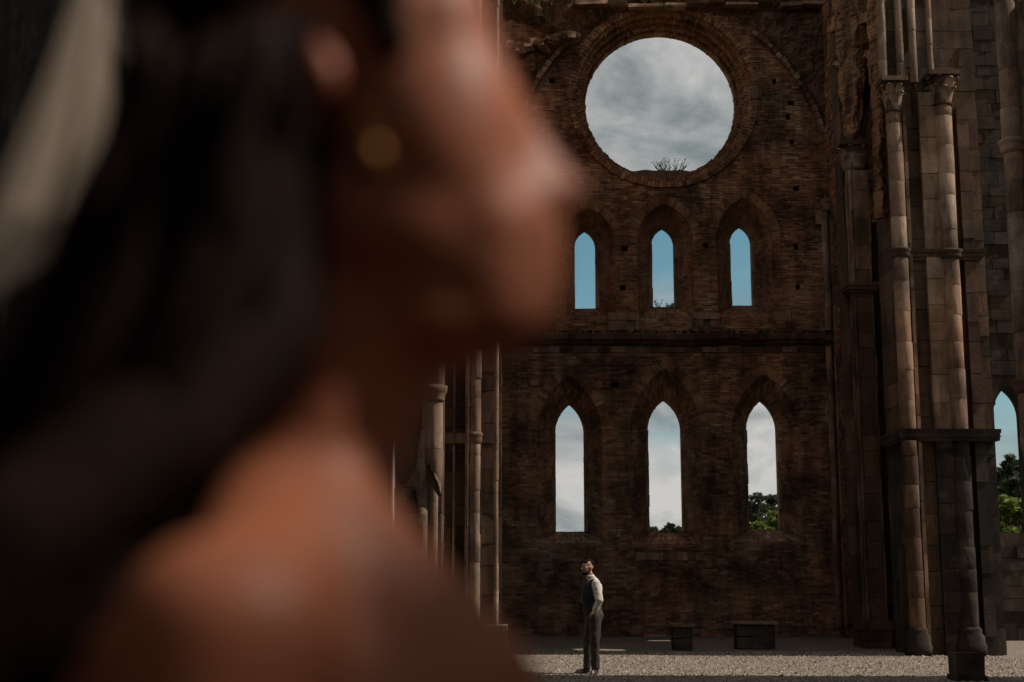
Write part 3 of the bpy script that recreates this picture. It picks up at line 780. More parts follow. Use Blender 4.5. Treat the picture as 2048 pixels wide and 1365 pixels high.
# --- left piers
Y = 27.8
pl = thing('shaft_pier', (-0.8, 28.4, 0), 'left stone pier with one ringed shaft and thin sunlit edge fillets', 'pier')
q0, q1 = X(940, 1000, Y), X(961, 1000, Y); rB = (q1 - q0) / 2; xB = (q0 + q1) / 2; zr = at(950, 876, Y).z
shaft(pl, xB, Y + rB, rB, .4, zr - .1); shaft(pl, xB, Y + rB, rB, zr + .1, 14); ring(pl, xB, Y + rB, rB, zr, .24)
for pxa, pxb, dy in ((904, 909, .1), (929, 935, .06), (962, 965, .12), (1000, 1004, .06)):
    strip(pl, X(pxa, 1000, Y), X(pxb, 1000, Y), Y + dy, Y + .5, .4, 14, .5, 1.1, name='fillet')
qc = X(992, 1000, Y); shaft(pl, qc, Y + .1, .05, .62, 14, .5, 1.1, name='edge_roll')
for pxa, pxb in ((889, 903), (911, 928)):
    strip(pl, X(pxa, 876, Y) - .02, X(pxb, 876, Y) + .03, Y + .1, Y + .3, zr - .09, zr + .11, .3, .3, name='ring_return')
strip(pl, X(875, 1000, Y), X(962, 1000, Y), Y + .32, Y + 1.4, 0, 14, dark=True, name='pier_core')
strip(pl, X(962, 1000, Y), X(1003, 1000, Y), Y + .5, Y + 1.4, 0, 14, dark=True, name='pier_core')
for zz0, zz1, e in ((0, .32, .12), (.32, .5, .06), (.5, .62, .09)):
    b = MB(); b.box(X(966, 1240, Y) - e * .3, X(1006, 1240, Y) + e, Y - e + .02, Y + .6, zz0 + .002, zz1, .008); b.build('base_stone', M['stone'], pl)

Y = 21.1
pf = thing('broken_pier', (-1.4, 21.8, 0), 'left stone pier whose round shaft has broken away below its moulded capital', 'pier')
q0, q1 = X(850, 850, Y), X(886, 850, Y); rA = (q1 - q0) / 2; xA = (q0 + q1) / 2; zk = at(875, 786, Y).z; zbk = at(870, 945, Y).z
b = MB(); b.lathe([(rA * 1.02, zk - .12), (rA * 1.12, zk - .08), (rA * 1.1, zk - .04), (rA * 1.35, zk + .02), (rA * 1.42, zk + .06), (rA * 1.42, zk + .12), (rA * 1.1, zk + .13)], xA, Y + rA, 24); b.build('shaft_ring', M['stone'], pf, True)
shaft(pf, xA, Y + rA, rA, zbk + .35, zk - .12); shaft(pf, xA + .04, Y + rA, rA * .82, zk + .13, 12)
b = MB(); n = 20        # the broken lower drum
for k in range(7):
    t = k / 6
    for i in range(n):
        a = 2 * math.pi * i / n; cut_ = zbk - .35 + .45 * (1 - math.cos(a - .6)) * .5 + .09 * noise.noise((math.cos(a) * 2, math.sin(a) * 2, 5))
        z_ = zbk + .345 + (min(cut_, zbk + .3) - zbk - .345) * t; rr_ = rA * (1 - .22 * t * t + .05 * noise.noise((a * 2, z_ * 5, 2)) * t)
        b.v.append((xA + rr_ * math.cos(a), Y + rA + rr_ * math.sin(a), z_))
for k in range(6):
    for i in range(n):
        a, c = k * n + i, k * n + (i + 1) % n; b.f.append((a + n, c + n, c, a))
b.f.append(tuple(range(6 * n, 7 * n)))
b.build('broken_drum', M['stone'], pf, True)
strip(pf, X(843, 850, Y), X(849, 850, Y), Y + .12, Y + .6, zbk + .2, 12, .5, 1.0, name='fillet')
strip(pf, X(808, 850, Y + .3), X(813, 850, Y + .3), Y + .25, Y + .7, .3, 12, .5, 1.0, name='fillet')
qx = X(866, 1040, Y + .3); shaft(pf, qx, Y + .32, .068, .3, zbk + .1, .5, .9)
# ragged stub where the outer shaft was torn off
b = MB(); n, mm = 34, 10
l = X(828, 950, Y + .2); r_ = X(856, 950, Y + .2)
for k in range(n + 1):
    z_ = .1 + (zbk + .55) * k / n; nar = .6 + .4 * min(1, max(0, (zbk + .55 - z_) * 2.0)); lo = 0.045 if z_ < zbk - .25 else 0.0
    for j in range(mm + 1):
        t = j / mm; a = math.pi * t
        x_ = r_ - (r_ - l) * (.5 + .5 * math.cos(a)) * nar * (1 + .25 * noise.noise((z_ * 3, 1, 1))) + lo * (1 - t); d = .16 * math.sin(a) * (1 + .5 * noise.noise((x_ * 9, z_ * 4, 3))) + .03 * noise.noise((x_ * 20, z_ * 12, 9))
        b.v.append((x_, Y + .24 - d, z_))
for k in range(n):
    for j in range(mm):
        a = k * (mm + 1) + j; b.f.append((a, a + mm + 1, a + mm + 2, a + 1))
b.build('torn_masonry', M['stone'], pf)
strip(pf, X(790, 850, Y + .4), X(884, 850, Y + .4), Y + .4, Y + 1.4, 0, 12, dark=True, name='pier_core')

# ------------------------------------------------------------------ other walls of the ruin
def brick_face(mb, axis, c, a0, a1, z0, z1, rnd, sgn, holes=()):
    """courses of bricks on a flat wall face; axis 'x' = plane of constant x"""
    z = z0; row = 0; h, j = .060, .012
    while z < z1:
        x = a0 - (.13 if row % 2 else 0)
        while x < a1:
            e = x + rnd.choice((.27, .25, .27, .14)); s0, s1 = max(x, a0) + j / 2, min(e, a1) - j / 2
            if s1 - s0 > .03 and rnd.random() > .02 and not any(h0 < (s0 + s1) / 2 < h1 and h2 < z < h3 for h0, h1, h2, h3 in holes):
                d = rnd.gauss(0, .007)
                if axis == 'x': mb.box(*sorted((c + sgn * d - .0, c + sgn * (d - .06))), s0, s1, z, z + h)
                else: mb.box(s0, s1, *sorted((c + sgn * d, c + sgn * (d - .06))), z, z + h)
            x = e
        z += h + j; row += 1
rb_ = random.Random(9)
sw = thing('side_wall', (9.4, 34, 0), 'dark brick side wall receding between the right hand piers and the end wall', 'wall')
H1 = (30.4, 31.2, 7.75, 10.1); H2 = (35.4, 36.2, 5.95, 7.65)
b = MB(); xs0, xs1 = 8.95, 9.8
for y0, y1, zz in ((29.0, H1[0], ((-.3, 22.5),)), (H1[0], H1[1], ((-.3, H1[2]), (H1[3], 22.5))), (H1[1], H2[0], ((-.3, 22.5),)), (H2[0], H2[1], ((-.3, H2[2]), (H2[3], 22.5))), (H2[1], 40, ((-.3, 22.5),))):
    for a, c in zz: b.box(xs0, xs1, y0, y1, a, c)
b.build('wall_core', M['mortar'], sw)
b = MB(); brick_face(b, 'x', 8.92, 30.2, 39, 0, 20.5, rb_, -1, (H1, H2)); b.build('brickwork', M['brick'], sw, kind='stuff')
b = MB(); brick_face(b, 'y', 33.18, 8.2, 8.9, 0, 20, rb_, -1); b.build('brickwork', M['brick'], sw, kind='stuff')

nw = thing('choir_wall', (-1, 34.5, 0), 'opposite brick side wall of the choir behind the left pier', 'wall')
b = MB(); b.box(-1.3, -.32, 29.25, 40, -.3, 21); b.build('wall_core', M['mortar'], nw)
b = MB(); brick_face(b, 'x', -.29, 29.3, 39, 8, 21, rb_, 1); b.build('brickwork', M['brick'], nw, kind='stuff')

tw = thing('transept_wall', (-8, 22, 0), 'shaded brick wall left of the broken pier, behind the woman', 'wall')
b = MB(); b.box(-16, -1.9, 21.75, 22.8, -.3, 17); b.build('wall_core', M['mortar'], tw)
b = MB(); brick_face(b, 'y', 21.72, -9.5, -1.9, 0, 12, rb_, -1); b.build('brickwork', M['brick'], tw, kind='stuff')

# wall of the south aisle with the lancet seen past the cluster pier
aw = thing('aisle_wall', (14, 36, 0), 'dark aisle wall with a pointed window between the two right hand piers', 'wall')
ax0, ax1 = X(1994, 950, 36), X(2062, 950, 36)
ap = arch(ax0, ax1, at(2020, 1066, 36).z, at(2020, 830, 36).z, at(2020, 770, 36).z, 6, 10)
b = MB(); fr = [(9.9, -.3), (16, -.3), (16, 23), (9.9, 23)]
b.add(*holed(fr, [ap], 36.0, False)); b.add(*holed(fr, [ap], 36.8, True)); n = len(ap)
b.add([(x_, 36.0, z_) for x_, z_ in ap] + [(x_, 36.8, z_) for x_, z_ in ap], [(k, (k + 1) % n, n + (k + 1) % n, n + k) for k in range(n)])
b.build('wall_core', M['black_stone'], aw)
bk = MB(); zz = 0; rk = random.Random(4)
while zz < 20:
    hh = rk.uniform(.28, .42); xx = 9.9
    sp_ = span(ap, zz + hh / 2)
    while xx < 15.5:
        ww = rk.uniform(.4, .8)
        if not (sp_ and xx + ww > sp_[0] and xx < sp_[1]) and not (sp_ is None and ap[0][1] - hh < zz < ap[16][1] and xx + ww > ax0 and xx < ax1): bk.box(xx + .006, xx + ww - .006, 35.95 + rk.gauss(0, .01), 36.05, zz + .006, zz + hh - .006, .006)
        xx += ww
    zz += hh
bk.build('ashlar', M['black_stone'], aw, kind='stuff')

# nave and west walls added to shade the floor and cut sky fill
nv = thing('nave_wall', (9, 14, 0), 'high unseen nave wall beyond the corbelled pier, pierced to aim sun at the woman', 'wall')
SUN_CUT = 1.41 + (xn + 1.0 + .11) * math.tan(SUN_EL)  # band top tuned so the added opening only partly lights her shoulder
b = MB(); nx0, nx1 = xn + 1.0, xn + 2.2
b.box(nx0, nx1, 17.5, 22.05, -.3, 11.4)
b.box(nx0, nx1, 2.6, 17.5, -.3, 22); b.box(nx0, nx1, -3.6, -1.2, -.3, 18); b.box(nx0, nx1, -1.2, 2.6, -.3, 2.0); b.box(nx0, nx1, -1.2, 2.6, 9.0, SUN_CUT); b.box(nx0, nx1, -1.2, 2.6, 14.6, 18)  # added openings: lower one for floor bounce, upper one for her sunbeam
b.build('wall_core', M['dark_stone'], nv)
lw = thing('nave_wall', (-4.5, 9, 0), 'lower nave wall left of the woman in deep shade', 'wall')
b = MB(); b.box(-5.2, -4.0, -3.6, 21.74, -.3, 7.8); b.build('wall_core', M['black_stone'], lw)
wf = thing('west_wall', (2, -4, 0), 'unseen brick west wall behind the viewer, height set for sky fill', 'wall')
b = MB(); b.box(-5.2, nx1, -4.6, -3.6, -.3, 4.5); b.build('wall_core', M['brick'], wf)

# ------------------------------------------------------------------ stone blocks on the floor
def pedestal(px0, px1, pytop, pybase, label, name, slab):
    Y = CAM_H / -((F * SP + (682.5 - pybase) * CP) / (F * CP - (682.5 - pybase) * SP))
    a, c = at(px0, pytop, Y), at(px1, pytop, Y); t = thing(name, ((a.x + c.x) / 2, Y + .3, 0), label, 'stone block')
    d = .55; z1 = a.z
    b = MB(); b.box(a.x, c.x, Y - .04, Y + d + .04, z1 - slab, z1, .012); b.build('top_slab', M['stone'], t)
    i = (c.x - a.x) * .08
    for k, zz in enumerate((0, (z1 - slab) * .5)):
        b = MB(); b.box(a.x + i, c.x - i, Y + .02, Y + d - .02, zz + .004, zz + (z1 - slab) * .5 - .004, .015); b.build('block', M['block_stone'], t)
    return t
pedestal(1344, 1388, 1249, 1301, 'narrow stone pedestal with a thin slab on top by the end wall', 'stone_pedestal', .05)
pedestal(1467, 1557, 1244, 1299, 'wide stone altar block with a pale slab on top by the end wall', 'stone_altar', .045)
st = thing('stone_stump', (X(1938, 1365, 21.2), 21.3, 0), 'dark worn stone stump at the foot of the right hand piers', 'stone block')
sx0, sx1 = X(1911, 1340, 21.2), X(1966, 1340, 21.2)
for zz0, zz1, e in ((0, .1, .03), (.1, .42, 0)):
    b = MB(); b.box(sx0 - e, sx1 + e, 21.1 - e, 21.5 + e, zz0 - .02, zz1 - .006, .012); b.build('block', M['black_stone'], st)

# ------------------------------------------------------------------ trees beyond the walls
def leaf_cloud(mb, centre, rad, n, size, rnd, flat=1.0):
    for _ in range(n):
        while True:
            d = Vector((rnd.uniform(-1, 1), rnd.uniform(-1, 1), rnd.uniform(-1, 1)))
            if .2 < d.length < 1: break
        p = Vector(centre) + Vector((d.x * rad, d.y * rad, d.z * rad * flat)); s = size * rnd.uniform(.5, 1.2)
        a = Vector((rnd.gauss(0, 1), rnd.gauss(0, 1), rnd.gauss(0, .7))).normalized(); c = a.orthogonal().normalized(); c = (c + a.cross(c) * rnd.uniform(-1, 1)).normalized()
        mb.add([p - a * s, p + c * s * .55, p + a * s, p - c * s * .55], [(0, 1, 2, 3)])
def pine(px, pytop, Yd, label, seed, width, taper=True):
    rnd = random.Random(seed); top = at(px, pytop, Yd); t = thing('pine_tree', (top.x, Yd, 0), label, 'tree', 'trees beyond the end wall'); H = top.z
    b = MB(); b.tube([(top.x + rnd.gauss(0, .05), Yd, H * k / 8) for k in range(9)], [.28 - .028 * k for k in range(9)], 7)
    cr_ = MB()
    for k in range(56):
        f = rnd.uniform(.2, 1.0); a = rnd.uniform(0, 6.283); ln = width * (1.15 - f * .85) * rnd.uniform(.4, 1.0)
        p0 = Vector((top.x, Yd, H * f * .96)); p1 = p0 + Vector((math.cos(a) * ln, math.sin(a) * ln, rnd.uniform(-.1, .5)))
        b.tube([p0, p0.lerp(p1, .5) + Vector((0, 0, .1)), p1], [.07, .05, .02], 5)
        leaf_cloud(cr_, p1, rnd.uniform(.25, .6), 45, .22, rnd, .6); leaf_cloud(cr_, p0.lerp(p1, .6), .45, 30, .22, rnd, .5)
    leaf_cloud(cr_, (top.x, Yd, H - .35), .45, 60, .22, rnd, .8)
    b.build('trunk', M['bark'], t); cr_.build('crown', M['pine_leaf'], t)
def broad(px, pytop, Yd, label, seed, width, leaf='broad_leaf', size=.16, n=46):
    rnd = random.Random(seed); top = at(px, pytop, Yd); t = thing('broadleaf_tree', (top.x, Yd, 0), label, 'tree', 'trees beyond the end wall'); H = top.z
    b = MB(); b.tube([(top.x + rnd.gauss(0, .06), Yd, H * .6 * k / 5) for k in range(6)], [.2, .17, .15, .12, .09, .06], 7)
    cr_ = MB()
    for k in range(n):
        a = rnd.uniform(0, 6.283); f = rnd.uniform(-.6, 1); rr_ = width * math.sqrt(max(0.05, 1 - f * f)) * rnd.uniform(.3, 1)
        c = Vector((top.x + math.cos(a) * rr_, Yd + math.sin(a) * rr_, H * .62 + f * H * .32)); s = rnd.uniform(.2, .6) * width * .42
        if k % 3 == 0: b.tube([(top.x, Yd, H * .5), (c.x * .5 + top.x * .5, c.y * .5 + Yd * .5, H * .56), c], [.07, .045, .015], 5)
        leaf_cloud(cr_, c, s, 95, size, rnd, .75)
    b.build('trunk', M['bark'], t); cr_.build('crown', M[leaf], t)
pine(1515, 984, 150, 'tall dark pine rising above the others in the right lower window', 31, 2.4)
pine(1500, 1002, 165, 'dark pine at the edge of the right lower window, left of the tall one', 32, 2.6)
pine(1548, 990, 158, 'dark pine standing right of the tall one in the right lower window', 33, 2.6)
pine(1530, 1008, 152, 'low dark pine behind the bright tree in the right lower window', 36, 2.8)
pine(1570, 1005, 156, 'dark pine half hidden by the right jamb of the right lower window', 38, 2.8)
broad(1552, 1016, 72, 'bright green leafy tree in the right lower window', 41, 1.45)
broad(1512, 1036, 70, 'low bright green bush at the foot of the right lower window', 42, 1.1)
broad(1352, 1040, 150, 'dark rounded tree at the right of the middle lower window', 43, 2.2, 'pine_leaf', .3, 34)
broad(1325, 1046, 155, 'low dark tree top in the middle of the middle lower window', 44, 2.2, 'pine_leaf', .3, 34)
broad(1302, 1052, 150, 'lowest dark tree top at the left of the middle lower window', 45, 2.0, 'pine_leaf', .3, 34)
pine(2018, 908, 110, 'dark pine showing in the aisle window behind the cluster pier', 51, 2.0)
pine(2044, 925, 115, 'dark pine at the right of the aisle window', 52, 2.4)
pine(2002, 938, 112, 'dark pine half hidden by the cluster pier in the aisle window', 53, 2.2)
pine(2030, 950, 105, 'low dark pine above the bright tree in the aisle window', 55, 2.4)
broad(2022, 985, 58, 'bright yellow green tree filling the lower part of the aisle window', 54, 1.5, n=60)

# ------------------------------------------------------------------ figures
def capsule(bm, p0, r0, p1, r1, n=14):
    p0, p1 = Vector(p0), Vector(p1); d = p1 - p0; q = d.to_track_quat('Z', 'Y') if d.length > 1e-6 else Vector((0,0,1)).to_track_quat('Z', 'Y')
    rings = []
    for k in range(1, 6): a = -math.pi / 2 + math.pi / 2 * k / 6; rings.append((r0 * math.cos(a), r0 * math.sin(a)))
    for k in range(0, 6): a = math.pi / 2 * k / 6; rings.append((r1 * math.cos(a), d.length + r1 * math.sin(a)))
    vs = [[bm.verts.new(p0 + q @ Vector((r * math.cos(2*math.pi*i/n), r * math.sin(2*math.pi*i/n), z))) for i in range(n)] for r, z in rings]
    b0 = bm.verts.new(p0 + q @ Vector((0, 0, -r0))); b1 = bm.verts.new(p0 + q @ Vector((0, 0, d.length + r1)))
    for a, c in zip(vs, vs[1:]):
        for i in range(n): bm.faces.new((a[i], a[(i+1) % n], c[(i+1) % n], c[i]))
    for i in range(n): bm.faces.new((b0, vs[0][(i+1) % n], vs[0][i])); bm.faces.new((b1, vs[-1][i], vs[-1][(i+1) % n]))
def ellipsoid(bm, c, rad, rot=(0, 0, 0), n=18):
    from mathutils import Euler
    q = Euler(rot).to_matrix(); mm = Matrix.Translation(Vector(c)) @ q.to_4x4() @ Matrix.Diagonal((*rad, 1))
    bmesh.ops.create_uvsphere(bm, u_segments=n, v_segments=n // 2 + 3, radius=1, matrix=mm)
def blob(name, prims, voxel, m, parent, smooth=6, post=None):
    """one continuous skin over tapered limbs and masses"""
    bm = bmesh.new()
    for p_ in prims:
        if p_[0] == 'c': capsule(bm, *p_[1:])
        else: ellipsoid(bm, *p_[1:])
    me = bpy.data.meshes.new(name); bm.to_mesh(me); bm.free()
    o = bpy.data.objects.new(name + '_tmp', me); C.objects.link(o)
    md = o.modifiers.new('r', 'REMESH'); md.mode = 'VOXEL'; md.voxel_size = voxel; md.use_smooth_shade = True
    sm = o.modifiers.new('s', 'SMOOTH'); sm.iterations = smooth; sm.factor = .5
    dg = bpy.context.evaluated_depsgraph_get(); me2 = bpy.data.meshes.new_from_object(o.evaluated_get(dg))
    bpy.data.objects.remove(o); me2.materials.clear(); me2.materials.append(m); me2.name = name
    if post:
        for v in me2.vertices: v.co = post(v.co)
    me2.polygons.foreach_set('use_smooth', [True] * len(me2.polygons))
    o2 = bpy.data.objects.new(name, me2); adopt(o2, parent); return o2
M['skin'] = plain('skin', (0.285, 0.092, 0.044), .52, .2, 30, .2, .1, .45)
M['skin_man'] = plain('skin_man', (0.42, 0.21, 0.13), .5, .2, 40, .4, .1, .15)
M['shirt'] = plain('white_shirt', (0.62, 0.55, 0.46), .85, .2, 25, .2, .6)
M['vest'] = plain('grey_waistcoat', (0.035, 0.03, 0.027), .85, .3, 60, .2, .4)
M['vest_back'] = plain('satin_back', (0.12, 0.105, 0.09), .5, .2, 20, .4, .3)
M['trouser'] = plain('brown_trousers', (0.062, 0.046, 0.036), .85, .3, 40, .2, .5)
M['shoe'] = plain('leather', (0.05, 0.025, 0.018), .35, .3, 30, .5, .2)
M['hair_dark'] = plain('dark_hair', (0.013, 0.0055, 0.0035), .8, .5, 80, .06, .5)
M['lens_frame'] = plain('glasses_frame', (0.01, 0.008, 0.008), .3, .1, 10, .5, .1)

# --- the man: faces left, head turned towards the viewer, near hand in his pocket
YM = 23.0; fx = at(1183, 1346, YM).x
man = thing('person', (fx, YM, 0), 'man in white shirt, dark waistcoat and brown trousers standing on the gravel', 'person')
def mp_(x, y, z): return (fx + x, YM + y, z)
hip, chest = (0.03, 0, .95), (0.035, 0, 1.33)
nearhip, farhip = (0.045, -.085, .90), (0.01, .085, .90)
nk, nf = (0.05, -.10, .50), (-.05, .09, .50)
na_, fa = (0.055, -.09, .09), (-.07, .10, .09)
sh_n, sh_f = (0.075, -.165, 1.40), (0.02, .17, 1.39)
el_n, el_f = (0.125, -.215, 1.14), (0.0, .22, 1.12)
wr_n, wr_f = (0.055, -.18, .94), (0.01, .20, .92)
head = Vector((-.05, -.01, 1.655))
hr = R(35)   # head turned towards the viewer
def hd(f, s, u):   # forward, sideways (towards viewer), up in head space
    fw = Vector((-math.cos(hr), -math.sin(hr), 0)); sd = Vector((math.sin(hr), -math.cos(hr), 0))
    q = head + fw * f + sd * s + Vector((0, 0, u)); return mp_(*q)
body = [('c', mp_(*hip), .13, mp_(*chest), .14), ('c', mp_(*nearhip), .085, mp_(*nk), .058), ('c', mp_(*nk), .055, mp_(*na_), .038), ('c', mp_(*farhip), .085, mp_(*nf), .058), ('c', mp_(*nf), .055, mp_(*fa), .038),
        ('c', mp_(*sh_n), .056, mp_(*el_n), .042), ('c', mp_(*el_n), .04, mp_(*wr_n), .027), ('c', mp_(*sh_f), .056, mp_(*el_f), .042), ('c', mp_(*el_f), .04, mp_(*wr_f), .027),
        ('c', mp_(*chest), .11, mp_(0.03, 0, 1.42), .09), ('c', mp_(0.03, 0, 1.43), .058, mp_(-.03, -.005, 1.58), .054),
        ('e', hd(-.02, 0, .04), (.098, .076, .092), (0, 0, hr)), ('e', hd(.025, 0, -.03), (.075, .062, .095), (0, 0, hr)), ('e', hd(.055, 0, -.09), (.042, .042, .032), (0, 0, hr)),
        ('c', hd(.09, 0, .02), .011, hd(.112, 0, -.025), .016), ('c', hd(.07, -.03, .035), .014, hd(.07, .03, .035), .014), ('c', hd(.082, -.018, -.062), .009, hd(.082, .018, -.062), .009),
        ('e', hd(-.015, .077, -.005), (.028, .010, .036), (0, 0, hr)), ('e', hd(-.015, -.077, -.005), (.028, .010, .036), (0, 0, hr)),
        ('e', mp_(0.04, -.13, .88), (.045, .022, .055), (0, .3, 0)), ('e', mp_(0.0, .20, .86), (.04, .022, .05))]
for k in range(4):
    ox = -.03 + .022 * k
    body.append(('c', mp_(ox + .005, .20, .835), .0105, mp_(ox, .198, .765 + .012 * (k in (0, 3))), .009))
    body.append(('c', mp_(.01 + .02 * k, -.12, .845), .0105, mp_(-.0 + .02 * k, -.12, .79), .009))
body.append(('c', mp_(-.035, .195, .87), .0115, mp_(-.055, .19, .82), .010)); body.append(('c', mp_(.0, -.15, .905), .0115, mp_(-.02, -.145, .88), .010))
blob('body', body, .009, M['skin_man'], man, 4)
def wrinkle(amp, sc):
    def f(co):
        d = noise.noise((co.x * sc, co.y * sc, co.z * sc * .7 + 3)) + .5 * noise.noise((co.x * sc * 2.2, co.y * sc * 2.2, co.z * sc * 2))
        return co + Vector((d, d * .6, 0)) * amp
    return f
blob('shirt', [('c', mp_(.04, 0, .99), .118, mp_(*chest), .150), ('c', mp_(*sh_n), .072, mp_(*el_n), .062), ('c', mp_(*el_n), .064, mp_(0.055, -.205, .985), .047), ('c', mp_(*sh_f), .072, mp_(*el_f), .06), ('c', mp_(*el_f), .06, mp_(0.008, .205, .97), .045),
     ('c', mp_(*chest), .13, mp_(.03, 0, 1.43), .095), ('c', mp_(.025, 0, 1.44), .068, mp_(.005, 0, 1.495), .066)], .011, M['shirt'], man, 4, wrinkle(.012, 16))
blob('waistcoat', [('c', mp_(.012, 0, .98), .137, mp_(.0, 0, 1.33), .148), ('e', mp_(-.02, 0, 1.22), (.138, .16, .25)), ('c', mp_(-.01, -.075, 1.36), .085, mp_(.03, -.10, 1.435), .05), ('c', mp_(-.01, .075, 1.36), .085, mp_(.02, .10, 1.43), .05)], .011, M['vest'], man, 5)
blob('waistcoat_back', [('e', mp_(.085, .0, 1.19), (.105, .135, .24))], .012, M['vest_back'], man, 3)
blob('trousers', [('c', mp_(.04, 0, .98), .135, mp_(.045, 0, .88), .14), ('c', mp_(.06, -.075, .87), .108, mp_(*nk), .080), ('c', mp_(*nk), .080, mp_(.06, -.09, .10), .066), ('c', mp_(*farhip), .105, mp_(*nf), .078), ('c', mp_(*nf), .078, mp_(-.065, .10, .10), .064), ('e', mp_(.11, -.05, .90), (.085, .09, .10))], .012, M['trouser'], man, 4, wrinkle(.013, 11))
blob('shoe', [('c', mp_(-.06, .10, .045), .045, mp_(-.21, .06, .035), .034), ('e', mp_(-.15, .08, .02), (.14, .045, .022), (0, 0, .3))], .009, M['shoe'], man, 3)
blob('shoe', [('c', mp_(.065, -.08, .045), .046, mp_(.0, -.20, .035), .036), ('e', mp_(.03, -.15, .02), (.05, .13, .022), (0, 0, -.45))], .009, M['shoe'], man, 3)
blob('hair', [('e', hd(-.045, 0, .060), (.082, .0765, .080), (0, 0, hr)), ('c', hd(.062, -.03, .095), .026, hd(-.04, .0, .12), .03), ('c', hd(.058, .03, .09), .026, hd(-.05, .02, .11), .032)], .008, M['hair_dark'], man, 3)
blob('beard', [('e', hd(.05, 0, -.09), (.05, .05, .036), (0, 0, hr)), ('c', hd(.0, .062, -.05), .016, hd(.045, .05, -.085), .02), ('c', hd(.0, -.062, -.05), .016, hd(.045, -.05, -.085), .02), ('c', hd(.09, -.025, -.048), .010, hd(.09, .025, -.048), .010)], .007, M['hair_dark'], man, 3)
gl = MB()
for s in (-1, 1):
    gl.tube([hd(.096 + .0 * k, s * .034 + .026 * math.cos(k * .5236), .012 + .02 * math.sin(k * .5236)) for k in range(13)], .0035, 5)
    gl.tube([hd(.092, s * .06, .016), hd(-.01, s * .08, .012)], .003, 5)
gl.tube([hd(.1, -.01, .016), hd(.1, .01, .016)], .003, 5); gl.build('glasses', M['lens_frame'], man)
cb = MB(); cc_ = [mp_(.068 * math.cos(k * .5236) + .0, .066 * math.sin(k * .5236), 1.515 - .012 * math.cos(k * .5236)) for k in range(13)]
cb.tube(cc_, .014, 6); cb.build('collar', M['shirt'], man)

# --- the woman: close to the camera, in profile, far out of focus
YH = 0.74
def hp(px, py, dy=0.0):
    q = at(px, py, YH); return (q.x, YH + dy, q.z)
def hq(px, py, dy=0.0): return at(px, py, YH + dy)
k_ = YH / 2850.0
def e_(px, py, rx, rz, ry, dy=0.0, rot=0): return ('e', hp(px, py, dy), (rx * k_, ry, rz * k_), (0, rot, 0))
def c_(px, py, r, px2, py2, r2, dy=0.0, dy2=0.0): return ('c', hp(px, py, dy), r * k_, hp(px2, py2, dy2), r2 * k_)
wx = at(560, 1200, YH).x
woman = thing('person', (wx, YH, 0), 'woman with long dark hair and veil in blurred profile close to the camera', 'person')
wb = [e_(630, 70, 335, 275, .074), e_(850, 300, 215, 320, .060), e_(800, 470, 230, 200, .056), e_(935, 560, 170, 125, .046), e_(1048, 615, 74, 78, .028), e_(975, 640, 120, 84, .040), e_(880, 655, 130, 98, .046), c_(800, 650, 130, 715, 830, 135),
      e_(1085, 490, 50, 44, .024), e_(1088, 555, 48, 40, .024), e_(1040, 460, 70, 80, .036), e_(980, 480, 110, 130, .047), e_(880, 90, 115, 170, .052), c_(1000, 190, 44, 1098, 352, 46), e_(1118, 390, 62, 48, .020), e_(1060, 410, 70, 60, .026), e_(960, 400, 120, 130, .044),
      ('e', (at(645, 135, YH - .095).x, YH - .088, at(645, 135, YH - .09).z), (.011, .009, .019), (0, -.25, 0)),
      c_(715, 560, 165, 690, 720, 165), c_(690, 700, 165, 615, 960, 178), 
      c_(610, 950, 145, 560, 1130, 150, 0, -.05), c_(610, 930, 160, 590, 1100, 190, 0, .11),
      ('e', hq(450, 1300, -.125), (.052, .043, .052)), ('c', hq(590, 1120, -.04), .042, hq(450, 1300, -.12), .045), ('e', (at(560, 1270, YH).x, YH + .18, at(560, 1290, YH).z), (.055, .055, .06)),
      c_(640, 1090, 165, 905, 1420, 190, -.03, -.06), c_(640, 1090, 165, 905, 1420, 190, .06, .06), e_(420, 1420, 320, 330, .13), e_(700, 1500, 340, 330, .14)]
zsh = hq(450, 1300, -.13).z; xs_ = hq(450, 1290, -.13).x
wb += [('c', (xs_, YH - .13, zsh), .048, (xs_ - .02, YH - .17, zsh - .27), .038), ('c', (xs_ - .02, YH - .17, zsh - .27), .037, (xs_ + .12, YH - .16, zsh - .45), .027),
       ('c', (xs_ + .02, YH + .18, zsh), .052, (xs_, YH + .21, zsh - .27), .040), ('c', (xs_, YH + .21, zsh - .27), .038, (xs_ + .13, YH + .12, zsh - .45), .027),
       ('e', (xs_ + .15, YH - .14, zsh - .49), (.045, .02, .035)), ('e', (xs_ + .16, YH + .1, zsh - .49), (.045, .02, .035)),
       ('c', (xs_ + .02, YH, zsh - .12), .125, (xs_ + .02, YH, zsh - .42), .105), ('c', (xs_ + .02, YH, zsh - .42), .11, (xs_ + .0, YH, zsh - .6), .15)]
for sgn in (-1, 1):
    for k in range(4):
        zz = zsh - .47 - .018 * k; wb.append(('c', (xs_ + .18, YH + sgn * .12 - .02, zz), .0085, (xs_ + .235 - .006 * abs(k - 1), YH + sgn * .105 - .02, zz - .025), .007))
    wb.append(('c', (xs_ + .15, YH + sgn * .11, zsh - .465), .0095, (xs_ + .19, YH + sgn * .085, zsh - .455), .008))
blob('body', wb, .0055, M['skin'], woman, 16)
